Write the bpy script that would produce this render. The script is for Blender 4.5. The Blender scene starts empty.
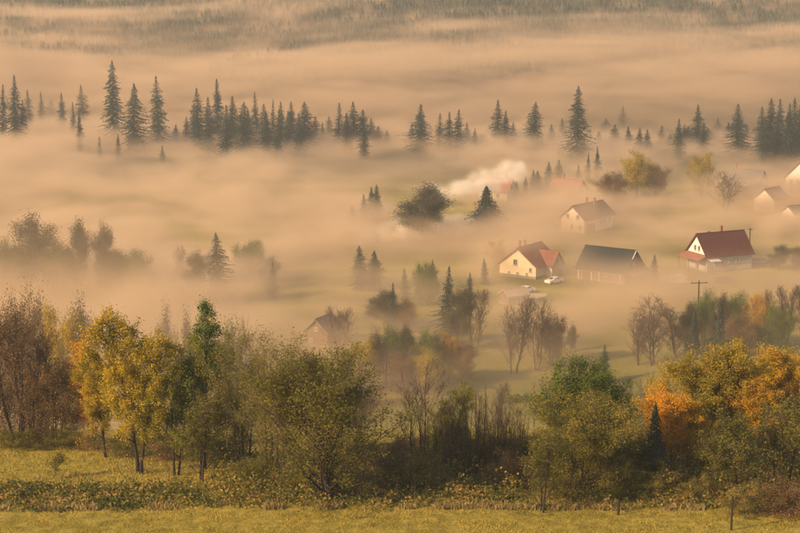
import bpy, bmesh, math, random
import numpy as np
from mathutils import Vector, Matrix, noise as mnoise

# ------------------------------------------------------------------ camera, sky, sun, exposure
scene = bpy.context.scene
COL = scene.collection
F, CX, CY = 1700.0, 400.0, 266.5           # focal length and picture centre in pixels of the photograph
CAM_Z, PITCH = 73.0, math.atan((266.5 + 49) / 1700.0)
cam_data = bpy.data.cameras.new('camera')
cam_data.sensor_width = 36.0
cam_data.lens = 36.0 * F / 800.0
cam_data.clip_start = 1.0
cam_data.clip_end = 8000.0
cam = bpy.data.objects.new('camera', cam_data)
cam.location = (0, 0, CAM_Z)
cam.rotation_euler = (math.pi / 2 - PITCH, 0, 0)
COL.objects.link(cam)
scene.camera = cam

SUN_EL = math.radians(28)
SUN_AZ = math.atan2(-0.78, -0.54)           # from the left, a little behind the camera
world = bpy.data.worlds.new('World')
scene.world = world
world.use_nodes = True
wn, wl = world.node_tree.nodes, world.node_tree.links
bg = wn['Background']
sky = wn.new('ShaderNodeTexSky')
sky.sky_type = 'NISHITA'
sky.sun_disc = False
sky.sun_elevation = SUN_EL
sky.sun_rotation = SUN_AZ
sky.air_density = 1.0
sky.dust_density = 2.5
sky.ozone_density = 1.0
wl.new(sky.outputs[0], bg.inputs[0])
bg.inputs[1].default_value = 0.08
sun_d = bpy.data.lights.new('sun', 'SUN')
sun_d.energy = 5.0
sun_d.angle = math.radians(0.6)
sun_d.color = (1.0, 0.60, 0.28)
sun = bpy.data.objects.new('sun', sun_d)
sdir = Vector((math.sin(SUN_AZ) * math.cos(SUN_EL), math.cos(SUN_AZ) * math.cos(SUN_EL), math.sin(SUN_EL)))
sun.rotation_euler = sdir.to_track_quat('Z', 'Y').to_euler()
COL.objects.link(sun)

vs = scene.view_settings
vs.view_transform = 'Standard'
vs.look = 'None'
vs.gamma = 1.0
vs.use_curve_mapping = False
vs.exposure = 0.66
cy = scene.cycles
cy.volume_bounces = 1
cy.max_bounces = 6
cy.diffuse_bounces = 2
cy.glossy_bounces = 1
cy.transmission_bounces = 2
cy.transparent_max_bounces = 16
cy.volume_max_steps = 400
cy.use_adaptive_sampling = True
cy.adaptive_threshold = 0.02
cy.use_denoising = True

# ------------------------------------------------------------------ helpers
PROF = [(-80, 66), (0, 60), (60, 46), (90, 41.2), (100, 40), (112, 38.4), (125, 36.5), (150, 30), (212, 3), (240, 0), (700, 0),
        (800, 14), (1000, 60), (1500, 178), (1750, 184), (2300, 150)]
PY = [p[0] for p in PROF]
PZ = [p[1] for p in PROF]

def T(x, y):
    """height of the ground"""
    z = np.interp(y, PY, PZ)
    bump = 0.25 * math.sin(x * 0.11 + y * 0.05) * math.cos(y * 0.09 - x * 0.03)
    w = 1.0 if y > 140 else 0.35
    if y > 720:
        w = 1.0 + (y - 720) * 0.02
    far = 0.0
    if y > 850:
        far = min(1.0, (y - 850) / 300.0) * 9.0 * mnoise.noise(Vector((x / 260.0, y / 230.0, 3.1)))
    return float(z + bump * w + far)

def ray(py):
    """slope dz/dy of the ray through picture row py at the picture's centre column"""
    return -math.tan(PITCH + math.atan((py - CY) / F))

def px_to_x(px, y, z):
    zc = y * math.cos(PITCH) - (z - CAM_Z) * math.sin(PITCH)
    return (px - CX) / F * zc

def ground_at(px, py):
    s = ray(py)
    lo = 40.0
    while lo < 1600:
        y = lo
        z = CAM_Z + s * y
        if T(px_to_x(px, y, z), y) >= z:
            break
        lo += 1.0
    z = CAM_Z + s * lo
    x = px_to_x(px, lo, z)
    return x, lo, T(x, lo)

def spot(px, y):
    z = T(0, y)
    for _ in range(3):
        x = px_to_x(px, y, z)
        z = T(x, y)
    return x, y, z

def z_of(py, y):
    return CAM_Z + ray(py) * y

def tag(o, label=None, cat=None, group=None, kind=None):
    if label: o['label'] = label
    if cat: o['category'] = cat
    if group: o['group'] = group
    if kind: o['kind'] = kind
    return o

def empty(name, loc=(0, 0, 0), rz=0.0):
    o = bpy.data.objects.new(name, None)
    o.location = loc
    o.rotation_euler = (0, 0, rz)
    o.empty_display_size = 0.5
    COL.objects.link(o)
    return o

def link(name, me, parent=None):
    o = bpy.data.objects.new(name, me)
    COL.objects.link(o)
    if parent is not None:
        o.parent = parent
    return o

def copy_tree(o, parent=None):
    c = o.copy()
    COL.objects.link(c)
    c.parent = parent
    for ch in o.children:
        copy_tree(ch, c)
    return c

class MB:
    """collects vertices and faces, builds one mesh"""
    def __init__(s):
        s.v, s.f, s.m = [], [], []
    def add(s, vs_, fs_, mi=0):
        o = len(s.v)
        s.v += [tuple(p) for p in vs_]
        s.f += [tuple(i + o for i in f) for f in fs_]
        s.m += [mi] * len(fs_)
    def box(s, c, size, rz=0.0, mi=0):
        hx, hy, hz = size[0] / 2, size[1] / 2, size[2] / 2
        ca, sa = math.cos(rz), math.sin(rz)
        p = []
        for z in (-hz, hz):
            for x, y in ((-hx, -hy), (hx, -hy), (hx, hy), (-hx, hy)):
                p.append((c[0] + x * ca - y * sa, c[1] + x * sa + y * ca, c[2] + z))
        s.add(p, [(3, 2, 1, 0), (4, 5, 6, 7), (0, 1, 5, 4), (1, 2, 6, 5), (2, 3, 7, 6), (3, 0, 4, 7)], mi)
    def tube(s, pts, radii, n=6, mi=0):
        pts = [Vector(p) for p in pts]
        rings = []
        for i, p in enumerate(pts):
            d = (pts[min(i + 1, len(pts) - 1)] - pts[max(i - 1, 0)])
            d = d.normalized() if d.length > 1e-6 else Vector((0, 0, 1))
            a = d.cross(Vector((0.31, 0.95, 0.07)))
            if a.length < 0.05: a = d.cross(Vector((1, 0, 0)))
            a.normalize()
            b = d.cross(a)
            rings.append([p + (a * math.cos(t) + b * math.sin(t)) * radii[i] for t in [2 * math.pi * k / n for k in range(n)]])
        vs_ = [q for r in rings for q in r]
        fs_ = []
        for i in range(len(pts) - 1):
            for k in range(n):
                fs_.append((i * n + k, i * n + (k + 1) % n, (i + 1) * n + (k + 1) % n, (i + 1) * n + k))
        fs_.append(tuple(range(n - 1, -1, -1)))
        fs_.append(tuple((len(pts) - 1) * n + k for k in range(n)))
        s.add(vs_, fs_, mi)
    def slab(s, quad, t, mi=0):
        """a thick slab under the quad (four corners, anticlockwise seen from its top)"""
        q = [Vector(p) for p in quad]
        n = (q[1] - q[0]).cross(q[3] - q[0]).normalized()
        p = [a - n * t for a in q] + q
        s.add(p, [(3, 2, 1, 0), (4, 5, 6, 7), (0, 1, 5, 4), (1, 2, 6, 5), (2, 3, 7, 6), (3, 0, 4, 7)], mi)
    def mesh(s, name, *mats, smooth=False):
        me = bpy.data.meshes.new(name)
        me.from_pydata(s.v, [], s.f)
        for m in mats: me.materials.append(m)
        if len(mats) > 1: me.polygons.foreach_set('material_index', s.m)
        if smooth: me.polygons.foreach_set('use_smooth', [True] * len(me.polygons))
        me.update()
        return me
    def build(s, name, mat, parent=None, smooth=False):
        return link(name, s.mesh(name, mat, smooth=smooth), parent)

def quads_mesh(name, P, mat, smooth=False):
    """P: (n,4,3) array of corner points -> one mesh of n quads"""
    n = len(P)
    me = bpy.data.meshes.new(name)
    me.vertices.add(n * 4)
    me.vertices.foreach_set('co', np.ascontiguousarray(P, dtype=np.float32).ravel())
    me.loops.add(n * 4)
    me.loops.foreach_set('vertex_index', np.arange(n * 4, dtype=np.int32))
    me.polygons.add(n)
    me.polygons.foreach_set('loop_start', np.arange(0, n * 4, 4, dtype=np.int32))
    me.materials.append(mat)
    me.update(calc_edges=True)
    return me

# ------------------------------------------------------------------ materials
class NT:
    """small helper around a node tree"""
    def __init__(s, nt):
        s.nt = nt
    def n(s, t, **kw):
        nd = s.nt.nodes.new(t)
        for k, v in kw.items(): setattr(nd, k, v)
        return nd
    def l(s, a, b):
        s.nt.links.new(a, b)
    def put(s, sock, v):
        if isinstance(v, bpy.types.NodeSocket): s.l(v, sock)
        elif v is not None: sock.default_value = v
    def math(s, op, a, b=None, c=None, clamp=False):
        nd = s.n('ShaderNodeMath', operation=op, use_clamp=clamp)
        s.put(nd.inputs[0], a)
        s.put(nd.inputs[1], b)
        if c is not None: s.put(nd.inputs[2], c)
        return nd.outputs[0]
    def ramp(s, v, a, b, x=0.0, y=1.0, smooth=True):
        nd = s.n('ShaderNodeMapRange', interpolation_type='SMOOTHSTEP' if smooth else 'LINEAR')
        for i, q in enumerate((v, a, b, x, y)): s.put(nd.inputs[i], q)
        return nd.outputs[0]
    def noise(s, vec, scale, detail=3.0, rough=0.55, dist=0.0, w=None):
        nd = s.n('ShaderNodeTexNoise')
        if vec is not None: s.l(vec, nd.inputs['Vector'])
        nd.inputs['Scale'].default_value = scale
        nd.inputs['Detail'].default_value = detail
        nd.inputs['Roughness'].default_value = rough
        nd.inputs['Distortion'].default_value = dist
        return nd.outputs[0]
    def mapping(s, vec, scale=(1, 1, 1), rot=(0, 0, 0), loc=(0, 0, 0)):
        """works in shader and geometry trees: scale then shift"""
        m = s.n('ShaderNodeVectorMath', operation='MULTIPLY_ADD')
        s.put(m.inputs[0], vec)
        m.inputs[1].default_value = scale
        m.inputs[2].default_value = loc
        return m.outputs[0]

def mat_new(name):
    m = bpy.data.materials.new(name)
    m.use_nodes = True
    m.node_tree.nodes.clear()
    t = NT(m.node_tree)
    out = t.n('ShaderNodeOutputMaterial')
    return m, t, out

def crampcol(t, v, cols):
    r = t.n('ShaderNodeValToRGB')
    t.l(v, r.inputs[0])
    e = r.color_ramp.elements
    e[0].position, e[0].color = cols[0][0], (*cols[0][1], 1)
    e[1].position, e[1].color = cols[-1][0], (*cols[-1][1], 1)
    for p, c in cols[1:-1]:
        k = e.new(p)
        k.color = (*c, 1)
    return r.outputs[0]

def leaf_mat(name, cols, trans=0.42, clump=0.5, amount=0.4, gloss=0.06):
    m, t, out = mat_new(name)
    geo = t.n('ShaderNodeNewGeometry')
    oi = t.n('ShaderNodeObjectInfo')
    tc = t.n('ShaderNodeTexCoord')
    nz = t.noise(tc.outputs['Object'], clump, 2.0)
    nz = t.ramp(nz, 0.3, 0.7, 0, 1, False)
    a = t.math('MULTIPLY', geo.outputs['Random Per Island'], amount)
    b = t.math('MULTIPLY_ADD', nz, 1 - amount, a)
    c = t.math('MULTIPLY_ADD', oi.outputs['Random'], 0.16, b)
    c = t.math('SUBTRACT', c, 0.08, clamp=True)
    col = crampcol(t, c, cols)
    p = t.n('ShaderNodeBsdfPrincipled')
    t.l(col, p.inputs['Base Color'])
    p.inputs['Roughness'].default_value = 0.6
    p.inputs['Specular IOR Level'].default_value = gloss * 4
    tr = t.n('ShaderNodeBsdfTranslucent')
    t.l(col, tr.inputs['Color'])
    mx = t.n('ShaderNodeMixShader')
    mx.inputs[0].default_value = trans
    t.l(p.outputs[0], mx.inputs[1])
    t.l(tr.outputs[0], mx.inputs[2])
    t.l(mx.outputs[0], out.inputs[0])
    return m

def plain(name, col, rough=0.8, var=0.25, scale=3.0, stretch=(1, 1, 1), bump=0.0, metallic=0.0, col2=None, spec=0.3):
    m, t, out = mat_new(name)
    tc = t.n('ShaderNodeTexCoord')
    v = t.mapping(tc.outputs['Object'], stretch)
    nz = t.noise(v, scale, 4.0, 0.6)
    c2 = col2 if col2 else tuple(c * (1 - var) for c in col)
    c1 = tuple(min(1, c * (1 + var)) for c in col) if not col2 else col
    cr = crampcol(t, nz, [(0.3, c2), (0.7, c1)])
    p = t.n('ShaderNodeBsdfPrincipled')
    t.l(cr, p.inputs['Base Color'])
    p.inputs['Roughness'].default_value = rough
    p.inputs['Metallic'].default_value = metallic
    p.inputs['Specular IOR Level'].default_value = spec
    if bump:
        b = t.n('ShaderNodeBump')
        b.inputs['Strength'].default_value = bump
        b.inputs['Distance'].default_value = 0.05
        t.l(nz, b.inputs['Height'])
        t.l(b.outputs[0], p.inputs['Normal'])
    t.l(p.outputs[0], out.inputs[0])
    return m

M = {}
M['bark'] = plain('bark', (0.075, 0.055, 0.04), 0.9, 0.45, 2.5, (1, 1, 0.3), 0.4)
M['bark_dark'] = plain('bark_dark', (0.035, 0.028, 0.024), 0.9, 0.4, 2.5, (1, 1, 0.3), 0.4)
M['bark_grey'] = plain('bark_grey', (0.13, 0.115, 0.1), 0.9, 0.4, 2.5, (1, 1, 0.3), 0.4)
M['twig'] = plain('twig', (0.09, 0.065, 0.055), 0.9, 0.35, 2.0)
M['twig_grey'] = plain('twig_grey', (0.075, 0.062, 0.055), 0.9, 0.3, 2.0)
M['spruce'] = leaf_mat('spruce_needles', [(0.0, (0.010, 0.028, 0.018)), (0.6, (0.022, 0.048, 0.03)), (1.0, (0.045, 0.075, 0.045))], 0.1, 0.25)
M['spruce_blue'] = leaf_mat('spruce_needles_blue', [(0.0, (0.008, 0.024, 0.015)), (1.0, (0.028, 0.052, 0.032))], 0.1, 0.5)
M['olive'] = leaf_mat('olive_leaves', [(0.0, (0.08, 0.10, 0.014)), (0.45, (0.175, 0.175, 0.024)), (0.8, (0.30, 0.26, 0.04)), (1.0, (0.44, 0.33, 0.07))], 0.42, 0.45, 0.4)
M['brownolive'] = leaf_mat('brown_olive_leaves', [(0.0, (0.065, 0.085, 0.016)), (0.5, (0.15, 0.155, 0.026)), (0.85, (0.27, 0.22, 0.045)), (1.0, (0.40, 0.28, 0.08))], 0.4, 0.5, 0.4)
M['yellow'] = leaf_mat('yellow_leaves', [(0.0, (0.14, 0.15, 0.02)), (0.4, (0.34, 0.29, 0.025)), (0.75, (0.58, 0.42, 0.03)), (1.0, (0.68, 0.40, 0.03))], 0.4, 0.35, 0.5)
M['goldolive'] = leaf_mat('gold_olive_leaves', [(0.0, (0.10, 0.11, 0.02)), (0.45, (0.27, 0.24, 0.025)), (0.8, (0.50, 0.36, 0.03)), (1.0, (0.62, 0.42, 0.03))], 0.4, 0.35, 0.5)
M['gold'] = leaf_mat('gold_leaves', [(0.0, (0.22, 0.17, 0.02)), (0.4, (0.48, 0.31, 0.02)), (1.0, (0.74, 0.42, 0.025))], 0.4, 0.35, 0.5)
M['orange'] = leaf_mat('orange_leaves', [(0.0, (0.34, 0.18, 0.015)), (0.4, (0.60, 0.31, 0.018)), (1.0, (0.78, 0.42, 0.025))], 0.4, 0.5, 0.4)
M['green'] = leaf_mat('green_leaves', [(0.0, (0.04, 0.085, 0.014)), (0.5, (0.09, 0.155, 0.022)), (1.0, (0.21, 0.26, 0.04))], 0.35, 0.5, 0.4)
M['yellowgreen'] = leaf_mat('yellow_green_leaves', [(0.0, (0.08, 0.12, 0.018)), (0.5, (0.22, 0.25, 0.025)), (1.0, (0.48, 0.42, 0.04))], 0.4, 0.3, 0.5)
M['greygreen'] = leaf_mat('grey_green_leaves', [(0.0, (0.04, 0.05, 0.03)), (0.5, (0.075, 0.085, 0.045)), (1.0, (0.15, 0.13, 0.06))], 0.3, 0.3, 0.5)
M['rust'] = leaf_mat('rust_leaves', [(0.0, (0.08, 0.055, 0.028)), (0.5, (0.16, 0.105, 0.042)), (1.0, (0.30, 0.19, 0.07))], 0.3, 0.4, 0.4)
M['bramble'] = leaf_mat('bramble_leaves', [(0.0, (0.04, 0.06, 0.016)), (0.3, (0.09, 0.11, 0.022)), (0.48, (0.20, 0.19, 0.035)), (0.62, (0.34, 0.25, 0.06)), (0.85, (0.46, 0.24, 0.11)), (1.0, (0.55, 0.34, 0.18))], 0.3, 0.8, 0.4)
M['grass'] = leaf_mat('grass_blades', [(0.0, (0.17, 0.17, 0.03)), (0.5, (0.36, 0.31, 0.05)), (1.0, (0.54, 0.42, 0.11))], 0.35, 0.15, 0.5)
M['drygrass'] = leaf_mat('dry_grass_blades', [(0.0, (0.20, 0.16, 0.06)), (1.0, (0.42, 0.34, 0.16))], 0.35, 0.3, 0.6)
# ------------------------------------------------------------------ ground
def ground_material():
    m, t, out = mat_new('meadow_ground')
    g = t.n('ShaderNodeNewGeometry')
    pos = g.outputs['Position']
    sep = t.n('ShaderNodeSeparateXYZ')
    t.l(pos, sep.inputs[0])
    X, Y = sep.outputs[0], sep.outputs[1]
    big = t.noise(t.mapping(pos, (0.02, 0.012, 0.0)), 1.0, 4.0, 0.6)
    mid = t.noise(t.mapping(pos, (1.1, 0.7, 0.0)), 1.0, 5.0, 0.7)
    fine = t.noise(pos, 4.5, 4.0, 0.7)
    near = crampcol(t, t.math('ADD', t.math('MULTIPLY', mid, 0.55), t.math('MULTIPLY', fine, 0.45)),
                    [(0.36, (0.18, 0.16, 0.03)), (0.5, (0.32, 0.28, 0.05)), (0.66, (0.47, 0.37, 0.09))])
    strips = t.noise(t.mapping(pos, (0.004, 0.05, 0.0), loc=(3, 1, 0)), 1.0, 2.0, 0.5)
    mead = crampcol(t, strips, [(0.35, (0.14, 0.15, 0.035)), (0.5, (0.22, 0.21, 0.05)), (0.62, (0.32, 0.29, 0.08)), (0.75, (0.18, 0.14, 0.06))])
    mix = t.n('ShaderNodeMix', data_type='RGBA')
    t.l(t.ramp(Y, 150, 220), mix.inputs[0])
    t.l(near, mix.inputs[6])
    t.l(mead, mix.inputs[7])
    far = crampcol(t, big, [(0.4, (0.035, 0.045, 0.028)), (0.6, (0.10, 0.095, 0.05))])
    mix2 = t.n('ShaderNodeMix', data_type='RGBA')
    t.l(t.ramp(t.math('MULTIPLY_ADD', big, 120, Y), 570, 650), mix2.inputs[0])
    t.l(mix.outputs[2], mix2.inputs[6])
    t.l(far, mix2.inputs[7])
    mul = t.n('ShaderNodeMix', data_type='RGBA', blend_type='MULTIPLY')
    mul.inputs[0].default_value = 0.5
    t.l(mix2.outputs[2], mul.inputs[6])
    t.l(crampcol(t, mid, [(0.3, (0.45, 0.45, 0.45)), (0.6, (1, 1, 1))]), mul.inputs[7])
    p = t.n('ShaderNodeBsdfPrincipled')
    t.l(mul.outputs[2], p.inputs['Base Color'])
    p.inputs['Roughness'].default_value = 0.95
    p.inputs['Specular IOR Level'].default_value = 0.1
    b = t.n('ShaderNodeBump')
    b.inputs['Strength'].default_value = 0.8
    b.inputs['Distance'].default_value = 0.12
    t.l(fine, b.inputs['Height'])
    t.l(b.outputs[0], p.inputs['Normal'])
    t.l(p.outputs[0], out.inputs[0])
    return m

def build_ground():
    ys = list(np.arange(-80, 60, 10)) + list(np.arange(60, 160, 1.5)) + list(np.arange(160, 700, 7)) + list(np.arange(700, 1760, 20)) + list(np.arange(1760, 2301, 60))
    us = np.linspace(-1, 1, 121)
    v, f = [], []
    nx = len(us)
    for y in ys:
        half = 120 + max(0, y) * 0.62
        for u in us:
            x = u * half
            v.append((x, y, T(x, y)))
    for j in range(len(ys) - 1):
        for i in range(nx - 1):
            a = j * nx + i
            f.append((a, a + 1, a + nx + 1, a + nx))
    me = bpy.data.meshes.new('ground')
    me.from_pydata(v, [], f)
    me.polygons.foreach_set('use_smooth', [True] * len(f))
    me.materials.append(ground_material())
    tag(link('ground', me), kind='structure')
build_ground()

# ------------------------------------------------------------------ air: even haze and the valley fog
def box_mesh(name, x0, x1, y0, y1, z0, z1, mat):
    b = MB()
    b.box(((x0 + x1) / 2, (y0 + y1) / 2, (z0 + z1) / 2), (x1 - x0, y1 - y0, z1 - z0))
    return b.mesh(name, mat)

def build_haze():
    m, t, out = mat_new('haze_air')
    pv = t.n('ShaderNodeVolumePrincipled')
    pv.inputs['Color'].default_value = (0.80, 0.90, 1.0, 1)
    pv.inputs['Density'].default_value = HAZE_DENSITY
    pv.inputs['Anisotropy'].default_value = 0.1
    t.l(pv.outputs[0], out.inputs['Volume'])
    o = link('haze', box_mesh('haze', -1700, 1700, -90, 2320, -3, 205, m))
    tag(o, kind='stuff')
HAZE_DENSITY = 0.00028

def build_fog():
    m, t, out = mat_new('fog_air')
    pv = t.n('ShaderNodeVolumePrincipled')
    pv.inputs['Color'].default_value = (0.98, 0.79, 0.545, 1)
    pv.inputs['Density'].default_value = 1.0
    pv.inputs['Density Attribute'].default_value = 'density'
    pv.inputs['Anisotropy'].default_value = 0.1
    t.l(pv.outputs[0], out.inputs['Volume'])
    m.cycles.volume_step_rate = FOG_STEP if hasattr(m.cycles, 'volume_step_rate') else 1.0
    ng = bpy.data.node_groups.new('valley_fog', 'GeometryNodeTree')
    ng.interface.new_socket('Geometry', in_out='INPUT', socket_type='NodeSocketGeometry')
    ng.interface.new_socket('Geometry', in_out='OUTPUT', socket_type='NodeSocketGeometry')
    g = NT(ng)
    go = g.n('NodeGroupOutput')
    pos = g.n('GeometryNodeInputPosition').outputs[0]
    sep = g.n('ShaderNodeSeparateXYZ')
    g.l(pos, sep.inputs[0])
    X, Y, Z = sep.outputs
    # ground height along y
    t1 = g.ramp(Y, 700, 800, 0, 14, False)
    t2 = g.ramp(Y, 800, 1000, 0, 46, False)
    t3 = g.ramp(Y, 1000, 1500, 0, 118, False)
    H = g.math('SUBTRACT', Z, g.math('ADD', t1, g.math('ADD', t2, t3)))
    def gauss(cx, cy_, rx, ry, amp):
        a = g.math('DIVIDE', g.math('SUBTRACT', X, cx), rx)
        b = g.math('DIVIDE', g.math('SUBTRACT', Y, cy_), ry)
        r = g.math('SQRT', g.math('ADD', g.math('MULTIPLY', a, a), g.math('MULTIPLY', b, b)))
        return g.ramp(r, 0.35, 1.0, amp, 0.0)
    def add(*a):
        r = a[0]
        for q in a[1:]: r = g.math('ADD', r, q)
        return r
    big = g.noise(g.mapping(pos, (0.011, 0.006, 0.0), loc=(7.3, 2.2, 0)), 1.0, 4.0, 0.55, 0.6)       # plan of the banks
    mid = g.noise(g.mapping(pos, (0.028, 0.021, 0.085), loc=(1.3, 5.2, 0)), 1.0, 6.0, 0.62, 1.1)
    # valley-floor bank: thick on the left, thin about the farmsteads on the right
    side = g.ramp(g.math('DIVIDE', X, g.math('MAXIMUM', Y, 1.0)), -0.17, 0.04, 1.0, 0.60)
    banks = add(*[gauss(*q) for q in BANKS])
    amount = g.math('MAXIMUM', g.math('ADD', g.math('MULTIPLY', side, g.ramp(big, 0.3, 0.65, 0.55, 1.35)), banks), 0.0)
    nearr = g.ramp(Y, 300, 400, 0.34, 1.0)
    amount = g.math('MULTIPLY', amount, g.math('MULTIPLY_ADD', g.math('SUBTRACT', 1.0, nearr), g.ramp(side, 0.45, 0.95, 0.0, 1.0), nearr))
    amount = g.math('ADD', amount, g.math('MAXIMUM', add(*[gauss(*q) for q in LOW]), 0.0))
    amount = g.math('MULTIPLY', amount, g.ramp(Y, 195, 330, 0.0, 1.0))
    top = g.math('MULTIPLY_ADD', big, FOG_TOP[1], FOG_TOP[0])
    top = g.math('MULTIPLY_ADD', side, 3.0, top)
    top = add(top, gauss(28, 374, 22, 20, 6.0), gauss(50, 370, 16, 14, -3.0), gauss(74, 384, 24, 20, -5.0), gauss(44, 440, 24, 20, 3.0), gauss(108, 476, 34, 24, 4.0), gauss(8, 430, 24, 16, -4.0))
    top = g.math('MAXIMUM', g.math('ADD', top, g.math('MULTIPLY_ADD', mid, 16.0, -8.0)), 1.5)
    top = g.math('MULTIPLY', top, g.ramp(Y, 520, 600, 1.0, 0.8))
    prof = g.ramp(H, g.math('MULTIPLY', top, 0.25), top, 1.0, 0.0)
    puff = g.ramp(mid, 0.40, 0.60, 0.12, 1.7)
    d1 = g.math('MULTIPLY', g.math('MULTIPLY', amount, prof), g.math('MULTIPLY', puff, FOG_D))
    # streaks lying over the wooded slope beyond
    sl = g.n('ShaderNodeCombineXYZ')
    tilt = g.math('MULTIPLY_ADD', X, -0.06, Z)
    g.l(g.math('MULTIPLY', X, 0.0055), sl.inputs[0])
    g.l(g.math('MULTIPLY', Y, 0.011), sl.inputs[1])
    g.l(g.math('MULTIPLY', tilt, 0.06), sl.inputs[2])
    st = g.noise(sl.outputs[0], 1.0, 6.0, 0.62, 1.3)
    lay = g.math('MULTIPLY', g.ramp(g.math('ADD', st, g.ramp(Y, 740, 900, 0.09, -0.13, False)), 0.46, 0.62, 0.0, 1.0), g.ramp(H, 14, 34, 1.0, 0.0))
    veil = g.math('MULTIPLY', g.ramp(H, 12, 26, 0.04, 0.0), g.ramp(st, 0.34, 0.5, 0.35, 1.0))
    big2 = g.noise(g.mapping(pos, (0.010, 0.018, 0.05), loc=(4.4, 8.8, 1.0)), 1.0, 4.0, 0.6, 1.0)
    lay = g.math('MULTIPLY', lay, g.ramp(big2, 0.40, 0.60, 0.12, 1.4))
    lay = g.math('MULTIPLY', g.math('ADD', lay, veil), g.ramp(Y, 650, 760, 0.0, 1.0))
    d2 = g.math('MULTIPLY', lay, STREAK_D)
    d = g.math('ADD', d1, d2)
    # thin mist creeping up the brow behind the front row
    m3 = g.math('MULTIPLY', g.ramp(Y, 138, 185, 0.0, 0.016), g.ramp(Y, 195, 235, 1.0, 0.0))
    m3 = g.math('MULTIPLY', m3, g.math('MULTIPLY', g.ramp(Z, 30, 46, 1.0, 0.0), g.math('MULTIPLY', g.ramp(g.math('DIVIDE', X, g.math('MAXIMUM', Y, 1.0)), -0.17, -0.03, 1.0, 0.06), g.ramp(mid, 0.3, 0.6, 0.5, 1.3))))
    d = g.math('ADD', d, m3)
    # nothing at the box's own faces
    edge = g.math('MULTIPLY', g.ramp(Y, 1250, 1340, 1.0, 0.0), g.ramp(g.math('ABSOLUTE', X), 300, 345, 1.0, 0.0))
    d = g.math('MULTIPLY', d, edge)
    d = g.math('MULTIPLY', d, g.math('GREATER_THAN', d, 0.0003))
    vc = g.n('GeometryNodeVolumeCube')
    g.l(d, vc.inputs['Density'])
    vc.inputs['Min'].default_value = (-350, 135, -2)
    vc.inputs['Max'].default_value = (350, 1350, 170)
    for k, r in zip('XYZ', FOG_RES): vc.inputs['Resolution ' + k].default_value = r
    sm = g.n('GeometryNodeSetMaterial')
    sm.inputs['Material'].default_value = m
    g.l(vc.outputs[0], sm.inputs[0])
    g.l(sm.outputs[0], go.inputs[0])
    me = box_mesh('valley_fog', -350, 350, 135, 1350, -2, 170, m)
    o = link('valley_fog', me)
    mod = o.modifiers.new('fog', 'NODES')
    mod.node_group = ng
    tag(o, kind='stuff')
FOG_STEP = 3.0
FOG_D = 0.05
FOG_TOP = (0.5, 14.0)
STREAK_D = 0.04
FOG_RES = (260, 400, 100)
LOW = [(36, 318, 24, 34, 0.45), (4, 345, 34, 28, 0.15), (45, 350, 26, 30, 0.3)]
BANKS = [(-75, 410, 90, 70, 0.5), (-20, 470, 80, 40, 0.5), (92, 455, 60, 42, 1.1), (10, 430, 50, 40, 0.5), (130, 545, 60, 60, -0.35), (-50, 560, 130, 45, -0.15), (50, 454, 30, 24, 0.7), (42, 480, 45, 28, 0.7), (115, 480, 40, 30, 0.8), (12, 430, 26, 18, 0.25), (28, 378, 18, 16, 0.5), (47, 372, 15, 14, -0.3), (72, 386, 20, 18, -0.45), (0, 640, 320, 50, 0.35)]       # (x, y, radius x, radius y, amount)
build_haze()
build_fog()
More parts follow.
